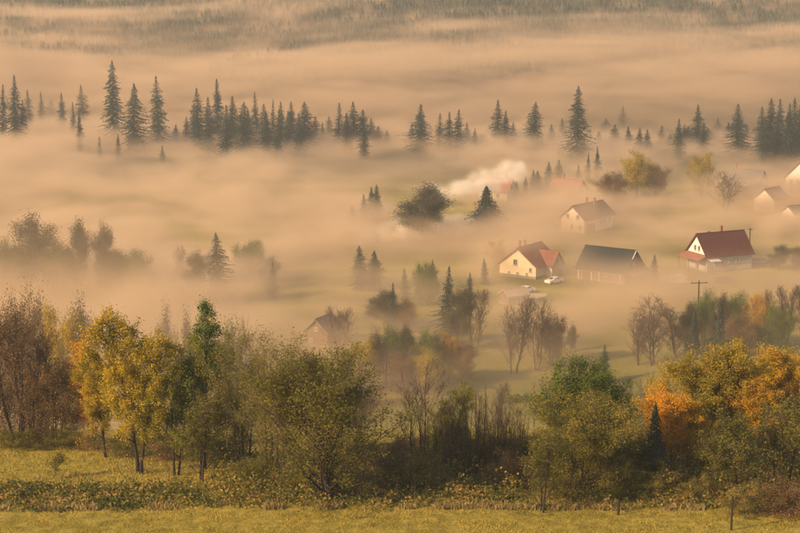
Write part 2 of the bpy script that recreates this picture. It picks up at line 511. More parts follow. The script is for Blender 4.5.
# ------------------------------------------------------------------ spruces
def spruce_mesh(seed, h=28.0, r=3.4, gap=0.0, thin=1.0):
    """needle sprays of a spruce: drooping fans on whorls of branches, ragged outline"""
    rng = np.random.RandomState(seed)
    P = []
    z = h * 0.06
    lean = rng.uniform(0, 6.28)
    while z < h * 0.985:
        u = z / h
        rad = r * min(1.0, ((1 - u) * 1.75)) ** 0.9 * (0.8 + 0.35 * rng.rand()) * (1.0 if u > 0.15 else 0.7 + 2 * u)
        nb = int(4 + 4 * (1 - u))
        a0 = rng.uniform(0, 6.28)
        for k in range(nb):
            if rng.rand() < gap: continue
            a = a0 + 6.283 * k / nb + rng.uniform(-0.25, 0.25)
            L = rad * (0.62 + 0.5 * rng.rand()) * (1 + 0.12 * math.cos(a - lean))
            L *= 1.0 + 0.22 * math.sin(a * 2 + lean + z * 0.35) + 0.15 * math.sin(z * 1.3 + seed)
            if rng.rand() < 0.03: L *= 1.25
            ca, sa = math.cos(a), math.sin(a)
            droop = 0.30 + 0.35 * (1 - u) + rng.uniform(-0.15, 0.15)
            ns = max(2, int(L / 0.31 * thin))
            for j in range(ns):
                tt = (j + 0.5 + rng.uniform(-0.3, 0.3)) / ns
                rr = L * (0.12 + 0.9 * tt)
                zz = z - droop * rr + 0.16 * rr * tt * (L > 1.5) + rng.uniform(-0.12, 0.12)
                w = (0.16 + 0.32 * (1 - abs(tt - 0.35))) * min(1, 0.3 + L * 0.35) * rng.uniform(0.7, 1.3)
                ln = 0.42 * rng.uniform(0.7, 1.4) * min(1.0, 0.35 + L * 0.3)
                hang = rng.uniform(0.1, 0.45)
                for sgn in (-1, 1):
                    b = a + sgn * rng.uniform(0.3, 1.0)
                    p0 = np.array((rr * ca, rr * sa, zz))
                    p1 = p0 + np.array((math.cos(b) * ln * 0.6 - sa * sgn * w * 0.5, math.sin(b) * ln * 0.6 + ca * sgn * w * 0.5, -hang * 0.5))
                    p2 = p0 + np.array((math.cos(b) * ln * 1.15, math.sin(b) * ln * 1.15, -hang * 1.2))
                    p3 = p0 + np.array((ca * ln * 0.7, sa * ln * 0.7, -0.06))
                    P.append((p0, p1, p2, p3))
        z += h * (0.007 + 0.012 * rng.rand()) * (0.55 + 0.6 * (1 - u))
    # the leader
    for k in range(10):
        zz = h * (0.955 + 0.045 * k / 10)
        a = rng.uniform(0, 6.28)
        s_ = 0.30 * (1 - k / 11)
        p0 = np.array((0, 0, zz))
        P.append((p0, p0 + np.array((math.cos(a) * s_, math.sin(a) * s_, 0.02)), p0 + np.array((0, 0, 0.35)), p0 + np.array((-math.sin(a) * 0.06, math.cos(a) * 0.06, 0.1))))
    return np.array(P)

def spruce_proto(name, seed, h, r, mat, gap=0.0, thin=1.0):
    tm = MB()
    tm.tube([(0, 0, -1.0), (0.05, 0, h * 0.3), (0, 0.06, h * 0.7), (0, 0, h * 0.99)], [h * 0.012, h * 0.010, h * 0.005, 0.02], 7)
    Q = spruce_mesh(seed, h, r, gap, thin)
    r = float(np.percentile(np.hypot(Q[:, 2, 0], Q[:, 2, 1]), 93))
    return dict(h=h, r=r, crown=quads_mesh(name + '_crown', Q, mat), trunk=tm.mesh(name + '_trunk', M['bark']))

SPR = [spruce_proto('spruce', 11, 28, 3.9, M['spruce'], 0.04), spruce_proto('spruce', 12, 28, 3.3, M['spruce'], 0.12),
       spruce_proto('spruce', 13, 28, 4.4, M['spruce'], 0.08), spruce_proto('spruce', 14, 28, 2.7, M['spruce'], 0.28, 0.9),
       spruce_proto('spruce', 15, 28, 3.5, M['spruce'], 0.2)]
SPRY = [spruce_proto('young_spruce', 21, 10, 2.0, M['spruce_blue'], 0.0), spruce_proto('young_spruce', 22, 10, 1.6, M['spruce_blue'], 0.05)]
rnd = random.Random(5)

def put_proto(name, proto, loc, sx, sz, rz, label, cat, group=None, parts=None):
    if proto.get('c'):
        cx_, cy_ = proto['c'][0] * sx, proto['c'][1] * sx
        nx, ny = loc[0] - (cx_ * math.cos(rz) - cy_ * math.sin(rz)), loc[1] - (cx_ * math.sin(rz) + cy_ * math.cos(rz))
        loc = (nx, ny, loc[2] + T(nx, ny) - T(loc[0], loc[1]))
    o = empty(name, loc, rz)
    o.scale = (sx, sx, sz)
    tag(o, label, cat, group)
    for k in ('trunk', 'twigs', 'crown'):
        if proto.get(k):
            c = link(k, proto[k], o)
            if k != 'trunk': c['kind'] = 'stuff'
    return o

def spruce(px, top, y, label, width=None, kind=None, group=None, young=False, base_py=None, name='spruce_tree'):
    if base_py is not None:
        x, y, z = ground_at(px, base_py)
    else:
        x, y, z = spot(px, y)
    h = z_of(top, y) - z
    pr = (SPRY if young else SPR)[kind if kind is not None else rnd.randrange(2 if young else 5)]
    sz = h / pr['h']
    if width and not young: width *= 0.98
    sx = sz * rnd.uniform(0.95, 1.15) if width is None else (width / F * y / 2) / pr['r']
    o = put_proto(name, pr, (x, y, z), sx, sz, rnd.uniform(0, 6.28), label, 'spruce', group)
    o.rotation_euler[0], o.rotation_euler[1] = rnd.gauss(0, 0.025), rnd.gauss(0, 0.025)
    return o

ORD = ['leftmost', 'second', 'third', 'fourth', 'fifth', 'sixth', 'seventh', 'eighth', 'ninth', 'tenth', 'eleventh', 'twelfth', 'thirteenth']
def stand(where, spec, group='spruces rising out of the fog along the back'):
    """spec: (px, top, distance, width, kind, look); labels count the spruces from the left within the stand"""
    spec = sorted(spec)
    for i, (px, top, y, w, k, look) in enumerate(spec):
        pos = ORD[i] + (' from the left' if i else '') if len(spec) > 1 else 'standing alone'
        if i == len(spec) - 1 and i: pos = 'rightmost'
        spruce(px, top, y, f'{look} spruce, {pos} in {where}' if len(spec) > 1 else f'{look} spruce of all, {where}', w, k, group)

stand('the misty group at the left edge', [
    (9, 97, 720, 12, 4, 'pale short'), (24, 99, 660, 14, 0, 'dim low'), (51, 100, 730, 11, 4, 'ghostly'), 
    (3, 84, 640, 16, 4, 'dark'), (16, 74, 630, 22, 0, 'tall dark pointed'), (30, 89, 700, 12, 1, 'faint'), (42, 91, 710, 10, 3, 'very faint thin')])
stand('the scattered group on the left', [
    (63, 92, 680, 12, 1, 'faint slim'), (74, 101, 650, 10, 3, 'short dark'), (83, 84, 700, 16, 1, 'pale open crowned'), (80, 107, 620, 9, 0, 'small dark')])
stand('the trio above the round fog glow', [
    (114, 59, 640, 25, 2, 'tall full grey green'), (134, 82, 625, 28, 2, 'broad'), (159, 75, 640, 22, 4, 'tall narrow')])
stand('the foggy clearing below the tall trio', [
    (100, 136, 600, 8, 3, 'tiny faint'), (118, 133, 600, 8, 0, 'tiny dark'), (163, 145, 590, 8, 3, 'tiny pale')])
stand('the dense stand left of centre', [
    (226, 104, 600, 18, 4, 'low solid'), (249, 108, 640, 16, 1, 'plain'), 
    (194, 102, 640, 14, 3, 'ragged'), (200, 87, 630, 22, 4, 'dark broad'), (209, 96, 620, 20, 0, 'very dark'), (218, 78, 650, 18, 1, 'tall open topped'),
    (233, 95, 625, 24, 0, 'dark solid'), (243, 101, 615, 26, 2, 'dark wide'), (257, 91, 650, 14, 3, 'thin see-through'), (266, 103, 630, 20, 0, 'dark')])
stand('the long stand before the gap', [
    (268, 110, 610, 16, 0, 'low solid'), (277, 108, 600, 14, 4, 'dim'), (288, 110, 630, 16, 2, 'full low'), 
    (273, 99, 655, 10, 3, 'thin'), (282, 101, 640, 16, 4, 'grey'), (292, 101, 650, 16, 1, 'pointed'), (299, 112, 610, 18, 0, 'low dark'), (306, 101, 625, 26, 2, 'broad dark'), (315, 116, 660, 16, 4, 'faint brownish')])
stand('the ragged group right of the gap', [
    (348, 112, 620, 16, 2, 'full'), (371, 118, 660, 16, 4, 'dim'), 
    (329, 116, 680, 10, 1, 'faint'), (339, 102, 635, 17, 3, 'gappy leaning'), (354, 101, 640, 22, 4, 'tall dark'), (363, 109, 645, 20, 1, 'ragged'),
    (364, 124, 600, 14, 0, 'low dark pointed'), (378, 126, 650, 18, 3, 'short bushy'), (393, 138, 680, 12, 1, 'faint stub topped'), (403, 138, 660, 9, 4, 'small pale')])
stand('the centre of the back row', [
    (412, 122, 690, 12, 4, 'pale low'), (430, 126, 680, 12, 1, 'pale little'), 
    (420, 103, 620, 25, 0, 'lone full conical'), (439, 113, 640, 14, 3, 'thin'), (449, 111, 630, 14, 1, 'slim'), (457, 109, 620, 18, 4, 'dark narrow')])
stand('the spaced group by the tallest', [
    (490, 126, 680, 14, 2, 'pale wide'), (522, 128, 700, 12, 4, 'ghostly'), (541, 126, 690, 12, 0, 'pale low'), 
    (482, 134, 660, 12, 4, 'faint low'), (498, 99, 640, 19, 4, 'tall'), (505, 110, 635, 16, 0, 'leaning companion'), (533, 101, 630, 24, 2, 'grey full')])
stand('standing alone right of centre in the back row', [(577, 85, 600, 27, 2, 'tallest')])
stand('the thinning group past the tallest', [
    (598, 131, 640, 11, 2, 'dim little'), (614, 124, 650, 14, 1, 'grey'), (634, 134, 700, 12, 4, 'ghostly'), (655, 131, 690, 12, 2, 'pale wide'), 
    (590, 128, 660, 10, 3, 'faint'), (606, 118, 690, 14, 4, 'very faint'), (622, 106, 700, 14, 3, 'pale thin topped'), (628, 126, 640, 11, 1, 'slim'), (639, 127, 620, 13, 0, 'dark'),
    (647, 129, 620, 13, 4, 'dark ragged'), (661, 125, 650, 11, 3, 'sparse'), (670, 134, 640, 12, 1, 'faint low')])
stand('the group before the dark stand', [
    (688, 126, 660, 14, 4, 'dim'), (703, 122, 620, 14, 2, 'full'), (746, 124, 640, 16, 4, 'low'), (753, 128, 650, 14, 2, 'dim wide'), 
    (678, 118, 600, 16, 0, 'dark pointed'), (697, 104, 640, 20, 4, 'tall greyish'), (708, 128, 660, 16, 1, 'faint'), (718, 118, 690, 13, 3, 'very faint'), (728, 122, 660, 14, 1, 'pale slim'), (738, 103, 610, 26, 0, 'broad dark')])
stand('the dark stand at the right edge', [
    (766, 118, 580, 20, 2, 'low solid'), (775, 112, 585, 18, 4, 'dim lower'), (790, 112, 580, 20, 2, 'wide lower'), 
    (762, 106, 600, 22, 0, 'dark'), (770, 97, 605, 22, 2, 'tall dark'), (779, 98, 600, 20, 4, 'dark pointed'), (786, 102, 590, 20, 0, 'solid dark'), (794, 97, 600, 20, 1, 'tall narrow'), (800, 100, 595, 22, 2, 'cut off dark')])
stand('the low pale row between the stands', [
    (176, 124, 655, 10, 1, 'little hazy'), (187, 116, 650, 11, 4, 'hazy narrow'), (323, 122, 655, 10, 3, 'little hazy'), (346, 120, 660, 11, 0, 'hazy narrow'), (387, 130, 650, 10, 4, 'little hazy'), (411, 124, 650, 10, 1, 'little hazy'),
    (467, 122, 655, 11, 3, 'hazy narrow'), (475, 128, 640, 9, 0, 'little hazy'), (513, 122, 655, 11, 4, 'hazy narrow'), (551, 124, 655, 11, 1, 'hazy narrow'), (563, 118, 660, 12, 3, 'hazy thin topped'), (684, 124, 650, 11, 4, 'hazy narrow'), (731, 122, 650, 11, 0, 'hazy narrow')])
stand('the row above the smoking chimney', [
    (516, 180, 500, 10, 0, 'small dark green'), (525, 176, 505, 9, 4, 'small slim'), (533, 169, 520, 10, 0, 'small pointed'), (538, 170, 515, 13, 2, 'small broad'), (548, 161, 525, 14, 0, 'small tall'), (559, 159, 535, 13, 2, 'small full')], 'small spruces behind the smoking chimney')
stand('the slope above the salmon roofed house', [(578, 164, 540, 9, 3, 'thin faint'), (588, 153, 540, 9, 0, 'little dark'), (597, 146, 540, 11, 0, 'little dense')], 'small spruces behind the smoking chimney')
stand('the foggy copse left of the round tree', [
    (335, 211, 470, 10, 4, 'faint small'), (353, 206, 460, 11, 1, 'small dim'), (364, 194, 460, 12, 4, 'slim'), (371, 186, 465, 15, 0, 'taller'), (377, 184, 460, 15, 2, 'darkest')], 'spruces in the fog of the valley')
# ------------------------------------------------------------------ broadleaved trees and bushes
def rot_to(d, ang, az):
    """direction d tilted by ang towards azimuth az about itself"""
    d = d.normalized()
    a = d.cross(Vector((0, 0, 1)))
    if a.length < 0.05: a = Vector((1, 0, 0))
    a.normalize()
    b = d.cross(a)
    s = (a * math.cos(az) + b * math.sin(az))
    return (d * math.cos(ang) + s * math.sin(ang)).normalized()

def limb(rng, p, d, L, n, up=0.15, wob=0.12):
    pts = [p.copy()]
    q = p.copy()
    dd = d.copy()
    for i in range(n):
        dd = (dd + Vector((rng.gauss(0, wob), rng.gauss(0, wob), rng.gauss(0, wob * 0.6) + up))).normalized()
        q = q + dd * (L / n)
        pts.append(q.copy())
    return pts

def along(pts, t):
    k = t * (len(pts) - 1)
    i = min(int(k), len(pts) - 2)
    return pts[i].lerp(pts[i + 1], k - i), (pts[i + 1] - pts[i]).normalized()

def broadleaf(seed, h=10.0, w=6.0, stems=1, clear=0.15, nl=14, nb=7, nt=5, spread=0.9, leaves=14000, leaf=0.11, leafmat='olive',
              bark='bark', twig='twig', low=0.0, up=0.12, twigw=0.012, shape='round', tilt=0.14, bare_bottom=0.0, droop=0.0, fine=True, scatter=0.36, stem=1.0):
    """a tree of real height h and crown width w: stems, limbs, branches, twigs and loose leaves; returns part meshes"""
    rng = random.Random(seed)
    leaves = int(leaves * 2.1)
    leaf *= 0.86
    nr = np.random.RandomState(seed)
    tb, tw = MB(), MB()
    tips = []
    tl = []
    for s in range(stems):
        az = rng.uniform(0, 6.28) + 6.28 * s / stems
        d0 = rot_to(Vector((0, 0, 1)), tilt * (rng.uniform(0.4, 1.3) if stems > 1 else 0.25), az)
        base = Vector((math.cos(az), math.sin(az), 0)) * (0.04 * w if stems > 1 else 0) + Vector((0, 0, -0.4))
        hh = h * (1.0 if s == 0 else rng.uniform(0.72, 0.98))
        trunk = limb(rng, base, d0, hh * 0.97, 8, 0.10, 0.06)
        r0 = h * 0.0135 * (1.0 if stems < 3 else 0.75) * stem
        tb.tube(trunk, [r0 * (1 - 0.93 * i / 8) ** 0.9 * (1.25 if i == 0 else 1) for i in range(9)], 8)
        for i in range(nl):
            t = clear + (0.97 - clear) * ((i + rng.uniform(0, 0.8)) / nl) ** 0.9
            p, dd = along(trunk, t)
            az2 = i * 2.4 + rng.uniform(-0.5, 0.5)
            u = (t - clear) / (1 - clear)
            if shape == 'round': prof = math.sin(math.pi * min(1, 0.18 + 0.78 * u)) ** 0.6
            elif shape == 'cone': prof = (1 - u) ** 0.8 + 0.1
            elif shape == 'oval': prof = (0.75 + 0.25 * math.sin(math.pi * u / 0.6)) if u < 0.3 else max(0.08, 1.0 - ((u - 0.3) / 0.7) ** 1.5)
            elif shape == 'full': prof = 0.72 + 0.28 * math.sin(math.pi * min(1, u * 1.6)) if u < 0.5 else 1.0 - (u - 0.5) * 1.25
            elif shape == 'vase': prof = 0.55 + 0.45 * u if u < 0.7 else 1.0 - (u - 0.7) * 1.8
            else: prof = 0.8 * (1 - u * 0.7)
            L = w * 0.5 * prof * rng.uniform(0.6, 1.38) + 0.02 * h
            ang = spread * (1 - 0.45 * u) * rng.uniform(0.75, 1.15)
            lb = limb(rng, p, rot_to(dd, ang, az2), L * 1.1, 5, up, 0.13)
            rl = max(0.012, r0 * (1 - 0.8 * t) * 0.42)
            tb.tube(lb, [rl * (1 - 0.85 * k / 5) for k in range(6)], 5)
            nbb = max(2, int(nb * (0.5 + 0.6 * prof)))
            for j in range(nbb):
                tj = 0.25 + 0.75 * (j + rng.random()) / nbb
                pj, dj = along(lb, min(tj, 0.99))
                Lj = L * 0.42 * rng.uniform(0.6, 1.25) * (1.15 - 0.4 * tj) + 0.15
                br = limb(rng, pj, rot_to(dj, rng.uniform(0.4, 0.9), rng.uniform(0, 6.28)), Lj, 3, up * 0.8 - droop, 0.16)
                rb = max(twigw * 0.9, rl * 0.35)
                tw.tube(br, [rb, rb * 0.75, rb * 0.5, rb * 0.3], 4)
                for k in range(nt):
                    tk = 0.2 + 0.8 * (k + rng.random()) / nt
                    pk, dk = along(br, min(tk, 0.99))
                    Lk = Lj * 0.5 * rng.uniform(0.5, 1.2) + 0.12
                    twg = limb(rng, pk, rot_to(dk, rng.uniform(0.35, 0.9), rng.uniform(0, 6.28)), Lk, 2, up - droop * 1.5, 0.15)
                    if fine: tw.tube(twg, [twigw * 0.6, twigw * 0.45, twigw * 0.25], 3)
                    tips.append((twg[0], twg[1], twg[2])); tl.append(L * L)
    if low > 0:      # suckers and low growth round the foot
        for i in range(int(low * 40)):
            a, rr = rng.uniform(0, 6.28), w * 0.45 * math.sqrt(rng.random())
            p = Vector((rr * math.cos(a), rr * math.sin(a), -0.2))
            q = limb(rng, p, rot_to(Vector((0, 0, 1)), 0.3, a), h * 0.22 * rng.uniform(0.6, 1.3), 3, 0.05, 0.15)
            tw.tube(q, [twigw, twigw * 0.8, twigw * 0.6, twigw * 0.4], 3)
            for k in range(3): tips.append((q[1], q[2], q[3])); tl.append((w * 0.3) ** 2)
    proto = dict(h=h, w=w, trunk=tb.mesh('trunk', M[bark], smooth=True), twigs=tw.mesh('twigs', M[twig]))
    A = np.array([[tuple(a), tuple(b), tuple(c)] for a, b, c in tips])
    proto['w'] = 2 * float(np.percentile(np.hypot(A[:, 2, 0], A[:, 2, 1]), 90))
    proto['h'] = float(np.percentile(A[:, 2, 2], 99.5))
    proto['c'] = (float(A[:, 2, 0].mean()), float(A[:, 2, 1].mean()))
    proto['w'] = 2 * float(np.percentile(np.hypot(A[:, 2, 0] - proto['c'][0], A[:, 2, 1] - proto['c'][1]), 90))
    if leaves:
        A = np.array([[tuple(a), tuple(b), tuple(c)] for a, b, c in tips])
        # branch-sized gaps: some twigs carry many leaves, some hardly any
        ph = np.array([mnoise.noise(Vector(a[1]) * (2.2 / max(1.0, w * 0.25))) for a in A])
        wt = np.sqrt(np.array(tl)) ** 1.4 * np.clip(0.5 + 1.7 * ph, 0.06, None) * nr.uniform(0.3, 1.5, len(A))
        if bare_bottom: wt *= np.clip((A[:, 1, 2] / h - bare_bottom) * 6, 0.04, 1)
        idx = nr.choice(len(A), leaves, p=wt / wt.sum())
        t = nr.rand(leaves, 1)
        seg = np.where(t < 0.5, A[idx, 0] + (A[idx, 1] - A[idx, 0]) * t * 2, A[idx, 1] + (A[idx, 2] - A[idx, 1]) * (t * 2 - 1))
        c = seg + nr.normal(0, scatter * 0.5, (leaves, 3)) * (0.5 + 0.5 * min(1.5, w / 6))
        c[:, 2] = np.maximum(c[:, 2], 0.05)
        proto['crown'] = quads_mesh('crown', leaf_quads(nr, c, leaf), M[leafmat])
    return proto

def leaf_quads(nr, c, size, flat=0.0):
    n = len(c)
    a = nr.normal(0, 1, (n, 3))
    a[:, 2] *= 0.7
    a /= np.linalg.norm(a, axis=1, keepdims=True)
    b = nr.normal(0, 1, (n, 3))
    b -= a * (a * b).sum(1, keepdims=True)
    b /= np.linalg.norm(b, axis=1, keepdims=True)
    s = size * nr.uniform(0.55, 1.35, (n, 1))
    a, b = a * s * 0.62, b * s * 0.38
    return np.stack([c - a, c - b + a * 0.1, c + a, c + b + a * 0.1], axis=1)

def place(name, proto, px, base=None, top=None, width=None, y=None, label='', cat='tree', group=None, rz=None, xyz=None):
    if y is None: x, y, z = ground_at(px, base)
    else: x, y, z = spot(px, y)
    h = z_of(top, y) - z if top is not None else proto['h']
    sz = h / proto['h']
    sx = sz if width is None else (width / F * y) / proto['w']
    return put_proto(name, proto, (x, y, z - 0.05), sx, sz, rnd.uniform(0, 6.28) if rz is None else rz, label, cat, group)

PR = {}
PR['bare_dark'] = broadleaf(101, 8, 4.2, 5, 0.1, 9, 6, 5, 0.5, 2200, 0.10, 'rust', 'bark_dark', 'twig', 0.5, 0.25, 0.016, 'vase', 0.3)
PR['rust_round'] = broadleaf(102, 6, 5.0, 3, 0.06, 14, 6, 5, 0.9, 11000, 0.10, 'rust', 'bark_dark', 'twig', 0.6, 0.1, 0.012, 'round', 0.25)
PR['yellow_birch'] = broadleaf(103, 9.5, 3.8, 1, 0.18, 26, 6, 5, 0.75, 14500, 0.10, 'yellow', 'bark_dark', 'twig', 0.5, 0.10, 0.011, 'full', 0.1, 0.16)
PR['yellowgreen_birch'] = broadleaf(104, 9.5, 4.0, 2, 0.14, 18, 6, 5, 0.75, 14500, 0.10, 'yellowgreen', 'bark_dark', 'twig', 0.5, 0.10, 0.011, 'full', 0.12, 0.12)
PR['orange_small'] = broadleaf(105, 5.5, 3.6, 2, 0.15, 12, 6, 5, 0.85, 7500, 0.11, 'orange', 'bark_dark', 'twig', 0.2, 0.12, 0.011, 'round', 0.2)
PR['green_cone'] = broadleaf(106, 10.5, 4.4, 1, 0.12, 26, 6, 5, 0.8, 14000, 0.105, 'green', 'bark_dark', 'twig', 0.0, 0.15, 0.011, 'cone', 0.1, 0.2)
PR['green_round'] = broadleaf(127, 8, 4.6, 2, 0.1, 18, 7, 5, 0.8, 12000, 0.10, 'green', 'bark_dark', 'twig', 0.0, 0.14, 0.011, 'oval', 0.12)
PR['olive_open'] = broadleaf(107, 9.5, 5.6, 3, 0.08, 16, 7, 5, 0.85, 11500, 0.095, 'brownolive', 'bark_dark', 'twig', 0.2, 0.12, 0.013, 'round', 0.2)
PR['olive_big'] = broadleaf(311, 10.4, 8.6, 3, 0.05, 24, 8, 6, 0.8, 29000, 0.10, 'olive', 'bark_dark', 'twig', 1.6, 0.2, 0.016, 'oval', 0.13, 0.0, stem=1.6)
PR['olive_wide'] = broadleaf(109, 6.2, 7.0, 3, 0.08, 15, 8, 6, 0.95, 26000, 0.095, 'olive', 'bark_dark', 'twig', 1.0, 0.12, 0.013, 'round', 0.3)
PR['bare_vase'] = broadleaf(110, 7, 5.5, 4, 0.08, 9, 6, 5, 0.6, 250, 0.10, 'rust', 'bark_dark', 'twig_grey', 0.0, 0.22, 0.02, 'vase', 0.35, stem=1.3)
PR['bare_wide'] = broadleaf(111, 12, 9.0, 2, 0.12, 20, 9, 8, 0.85, 900, 0.13, 'rust', 'bark_dark', 'twig_grey', 0.0, 0.14, 0.026, 'round', 0.25)
PR['bare_tall'] = broadleaf(112, 14, 6.0, 1, 0.15, 26, 8, 6, 0.6, 700, 0.13, 'rust', 'bark_dark', 'twig_grey', 0.0, 0.22, 0.03, 'round', 0.15)
PR['sapling_bare'] = broadleaf(113, 5.5, 1.8, 6, 0.1, 8, 3, 4, 0.4, 420, 0.08, 'brownolive', 'bark_dark', 'twig', 0.0, 0.35, 0.015, 'cone', 0.28, stem=0.8)
PR['orange_dome'] = broadleaf(114, 5.5, 4.8, 2, 0.3, 14, 7, 6, 0.95, 17000, 0.10, 'orange', 'bark_dark', 'twig', 0.0, 0.1, 0.011, 'round', 0.2, 0.35)
PR['golden'] = broadleaf(115, 8.5, 5.0, 2, 0.25, 18, 7, 5, 0.8, 17000, 0.11, 'gold', 'bark_dark', 'twig', 0.0, 0.12, 0.012, 'round', 0.2, 0.3)
PR['goldolive'] = broadleaf(116, 8.5, 5.0, 2, 0.22, 18, 7, 5, 0.8, 16000, 0.11, 'goldolive', 'bark_dark', 'twig', 0.0, 0.12, 0.012, 'round', 0.2, 0.3)
PR['sparse_small'] = broadleaf(117, 6.0, 4.0, 2, 0.15, 12, 6, 5, 0.75, 3600, 0.11, 'brownolive', 'bark_dark', 'twig', 0.2, 0.14, 0.011, 'round', 0.25)
PR['hazy_green'] = broadleaf(118, 11, 6.5, 1, 0.08, 24, 7, 5, 0.95, 15000, 0.17, 'greygreen', 'bark', 'twig', 0.5, 0.06, 0.02, 'full', 0.1, scatter=0.9)
PR['hazy_green2'] = broadleaf(119, 11, 7.5, 3, 0.06, 15, 7, 5, 1.0, 15000, 0.17, 'green', 'bark', 'twig', 0.5, 0.06, 0.02, 'full', 0.16, scatter=0.9)
PR['hazy_rust'] = broadleaf(120, 11, 7.0, 3, 0.06, 15, 7, 5, 0.95, 12000, 0.15, 'rust', 'bark', 'twig', 0.5, 0.08, 0.02, 'full', 0.18, scatter=0.8)
PR['hazy_yellow'] = broadleaf(121, 11, 6.5, 2, 0.1, 18, 7, 5, 0.95, 12000, 0.16, 'yellow', 'bark', 'twig', 0.3, 0.08, 0.02, 'full', 0.14, 0.1, scatter=0.8)
_g = PR['hazy_yellow']['crown'].copy()
_g.materials[0] = M['gold']
PR['hazy_gold'] = dict(PR['hazy_yellow'], crown=_g)
PR['bush'] = broadleaf(122, 2.2, 3.2, 6, 0.05, 7, 5, 4, 0.9, 5200, 0.085, 'bramble', 'twig', 'twig', 0.8, 0.05, 0.008, 'round', 0.7)
PR['bush_dark'] = broadleaf(123, 2.4, 3.6, 6, 0.05, 7, 5, 4, 0.9, 5800, 0.085, 'olive', 'twig', 'twig', 0.8, 0.05, 0.008, 'round', 0.7)
PR['bush_rust'] = broadleaf(124, 2.2, 3.4, 6, 0.05, 7, 5, 4, 0.9, 5200, 0.085, 'rust', 'twig', 'twig', 0.8, 0.05, 0.008, 'round', 0.7)
PR['poplar'] = broadleaf(125, 16, 3.2, 1, 0.2, 26, 5, 4, 0.45, 1500, 0.16, 'greygreen', 'bark', 'twig_grey', 0.0, 0.3, 0.03, 'round', 0.05)
PR['tiny'] = broadleaf(126, 1.9, 0.9, 2, 0.2, 7, 3, 3, 0.6, 260, 0.10, 'brownolive', 'twig', 'twig', 0.0, 0.2, 0.007, 'round', 0.15)

# the front row, left to right
G1 = 'autumn trees along the edge of the near field'
place('bare_tree', PR['bare_dark'], 14, 446, 306, 62, label='tall dark leafless tree with many upright stems at the left edge', group=G1)
place('bare_tree', PR['bare_dark'], 40, 443, 330, 46, label='dark leafless bush tree behind the rust coloured round one', group=G1)
place('bare_tree', PR['bare_dark'], -12, 446, 316, 50, label='leafless dark stems cut off by the left edge of the photo', group=G1)
place('rust_tree', PR['rust_round'], 57, 446, 358, 74, label='round rust brown small tree beside the grass patch on the left', group=G1)
place('orange_tree', PR['orange_small'], 93, 447, 345, 44, label='orange leaved small tree touching the tall yellow birch', group=G1)
place('birch_tree', PR['yellow_birch'], 124, 474, 308, 62, label='tallest yellow tree of the left group with a pointed top', group=G1)
place('birch_tree', PR['yellow_birch'], 153, 476, 330, 56, label='yellow tree with two dark slanting stems on the grass', group=G1)
place('birch_tree', PR['yellow_birch'], 100, 458, 352, 44, label='low yellow tree at the left foot of the tall birch', group=G1)
place('birch_tree', PR['yellowgreen_birch'], 182, 476, 340, 52, label='yellow green tree between the yellow birch and the pointed green tree', group=G1)
place('green_tree', PR['green_cone'], 208, 470, 303, 62, label='green tree with the pointed top standing highest in the left row', group=G1)
place('olive_tree', PR['olive_open'], 242, 478, 330, 84, label='open olive brown tree with dark forked limbs left of the big round tree', group=G1)
place('olive_tree', PR['olive_open'], 272, 486, 342, 56, label='narrow olive brown tree tucked behind the big round tree', group=G1)
place('sparse_tree', PR['sparse_small'], 205, 482, 392, 60, label='low sparse leaved tree under the pointed green tree', group=G1)
place('olive_tree', PR['olive_big'], 314, 503, 338, 138, label='largest tree of the front row, round olive crown with dark forked trunk', group=G1)
place('bare_tree', PR['bare_vase'], 424, 470, 356, 74, label='leafless forked tree with spreading arms left of the thicket', group=G1)
place('yellow_tree', PR['yellowgreen_birch'], 452, 470, 385, 50, label='small yellow tree behind the leafless saplings', group=G1)
for i, (px, tp, w_) in enumerate([(436, 415, 14), (447, 405, 15), (459, 398, 16), (468, 394, 16), (476, 386, 15), (484, 392, 16), (492, 398, 15), (500, 394, 16), (508, 402, 15), (516, 408, 14), (524, 404, 14)]):
    place('bare_sapling', PR['sapling_bare'], px, 480 - (i % 3) * 4, tp, w_ * 1.5, label=f'thin leafless sapling, {ORD[i]} {"of" if i == 0 else "from the left of"} the sapling thicket', cat='sapling', group='leafless saplings in the thicket')
place('green_tree', PR['green_round'], 568, 478, 352, 60, label='dark green twin topped tree, its left crown, behind the wide brown olive tree', group=G1)
place('green_tree', PR['green_round'], 602, 478, 360, 58, label='dark green tree, the right hand of the two green tops', group=G1)
place('olive_tree', PR['olive_wide'], 587, 497, 388, 112, label='wide brown olive tree with pale leaves in front of the green tops', group=G1)
place('olive_tree', PR['olive_wide'], 638, 488, 430, 60, label='low brown olive tree at the right foot of the wide one', group=G1)
place('sparse_tree', PR['sparse_small'], 545, 514, 424, 54, label='small forked tree with few orange leaves standing nearest the field', group=G1)
place('orange_tree', PR['orange_dome'], 664, 484, 388, 68, label='bright orange dome crowned tree behind the little dark spruce', group=G1)
spruce(652, 403, 0, 'little dark blue green spruce in front of the bright orange tree', 34, 0, None, True, base_py=492, name='young_spruce')
place('sparse_tree', PR['golden'], 690, 480, 398, 44, label='thin stemmed gold tree right of the orange dome', group=G1)
place('golden_tree', PR['goldolive'], 705, 470, 348, 66, label='olive gold tree with a small orange top left of the golden group', group=G1)
place('golden_tree', PR['goldolive'], 738, 468, 344, 62, label='olive gold tree in the middle of the right hand group', group=G1)
place('golden_tree', PR['golden'], 775, 466, 346, 56, label='orange gold tree near the right edge', group=G1)
place('golden_tree', PR['golden'], 803, 466, 350, 50, label='orange gold tree cut off by the right edge', group=G1)
place('golden_tree', PR['golden'], 757, 472, 372, 50, label='lower gold tree in front of the golden group', group=G1)
place('sparse_tree', PR['sparse_small'], 738, 500, 408, 66, label='sparse brown leaved tree before the olive gold trees', group=G1)
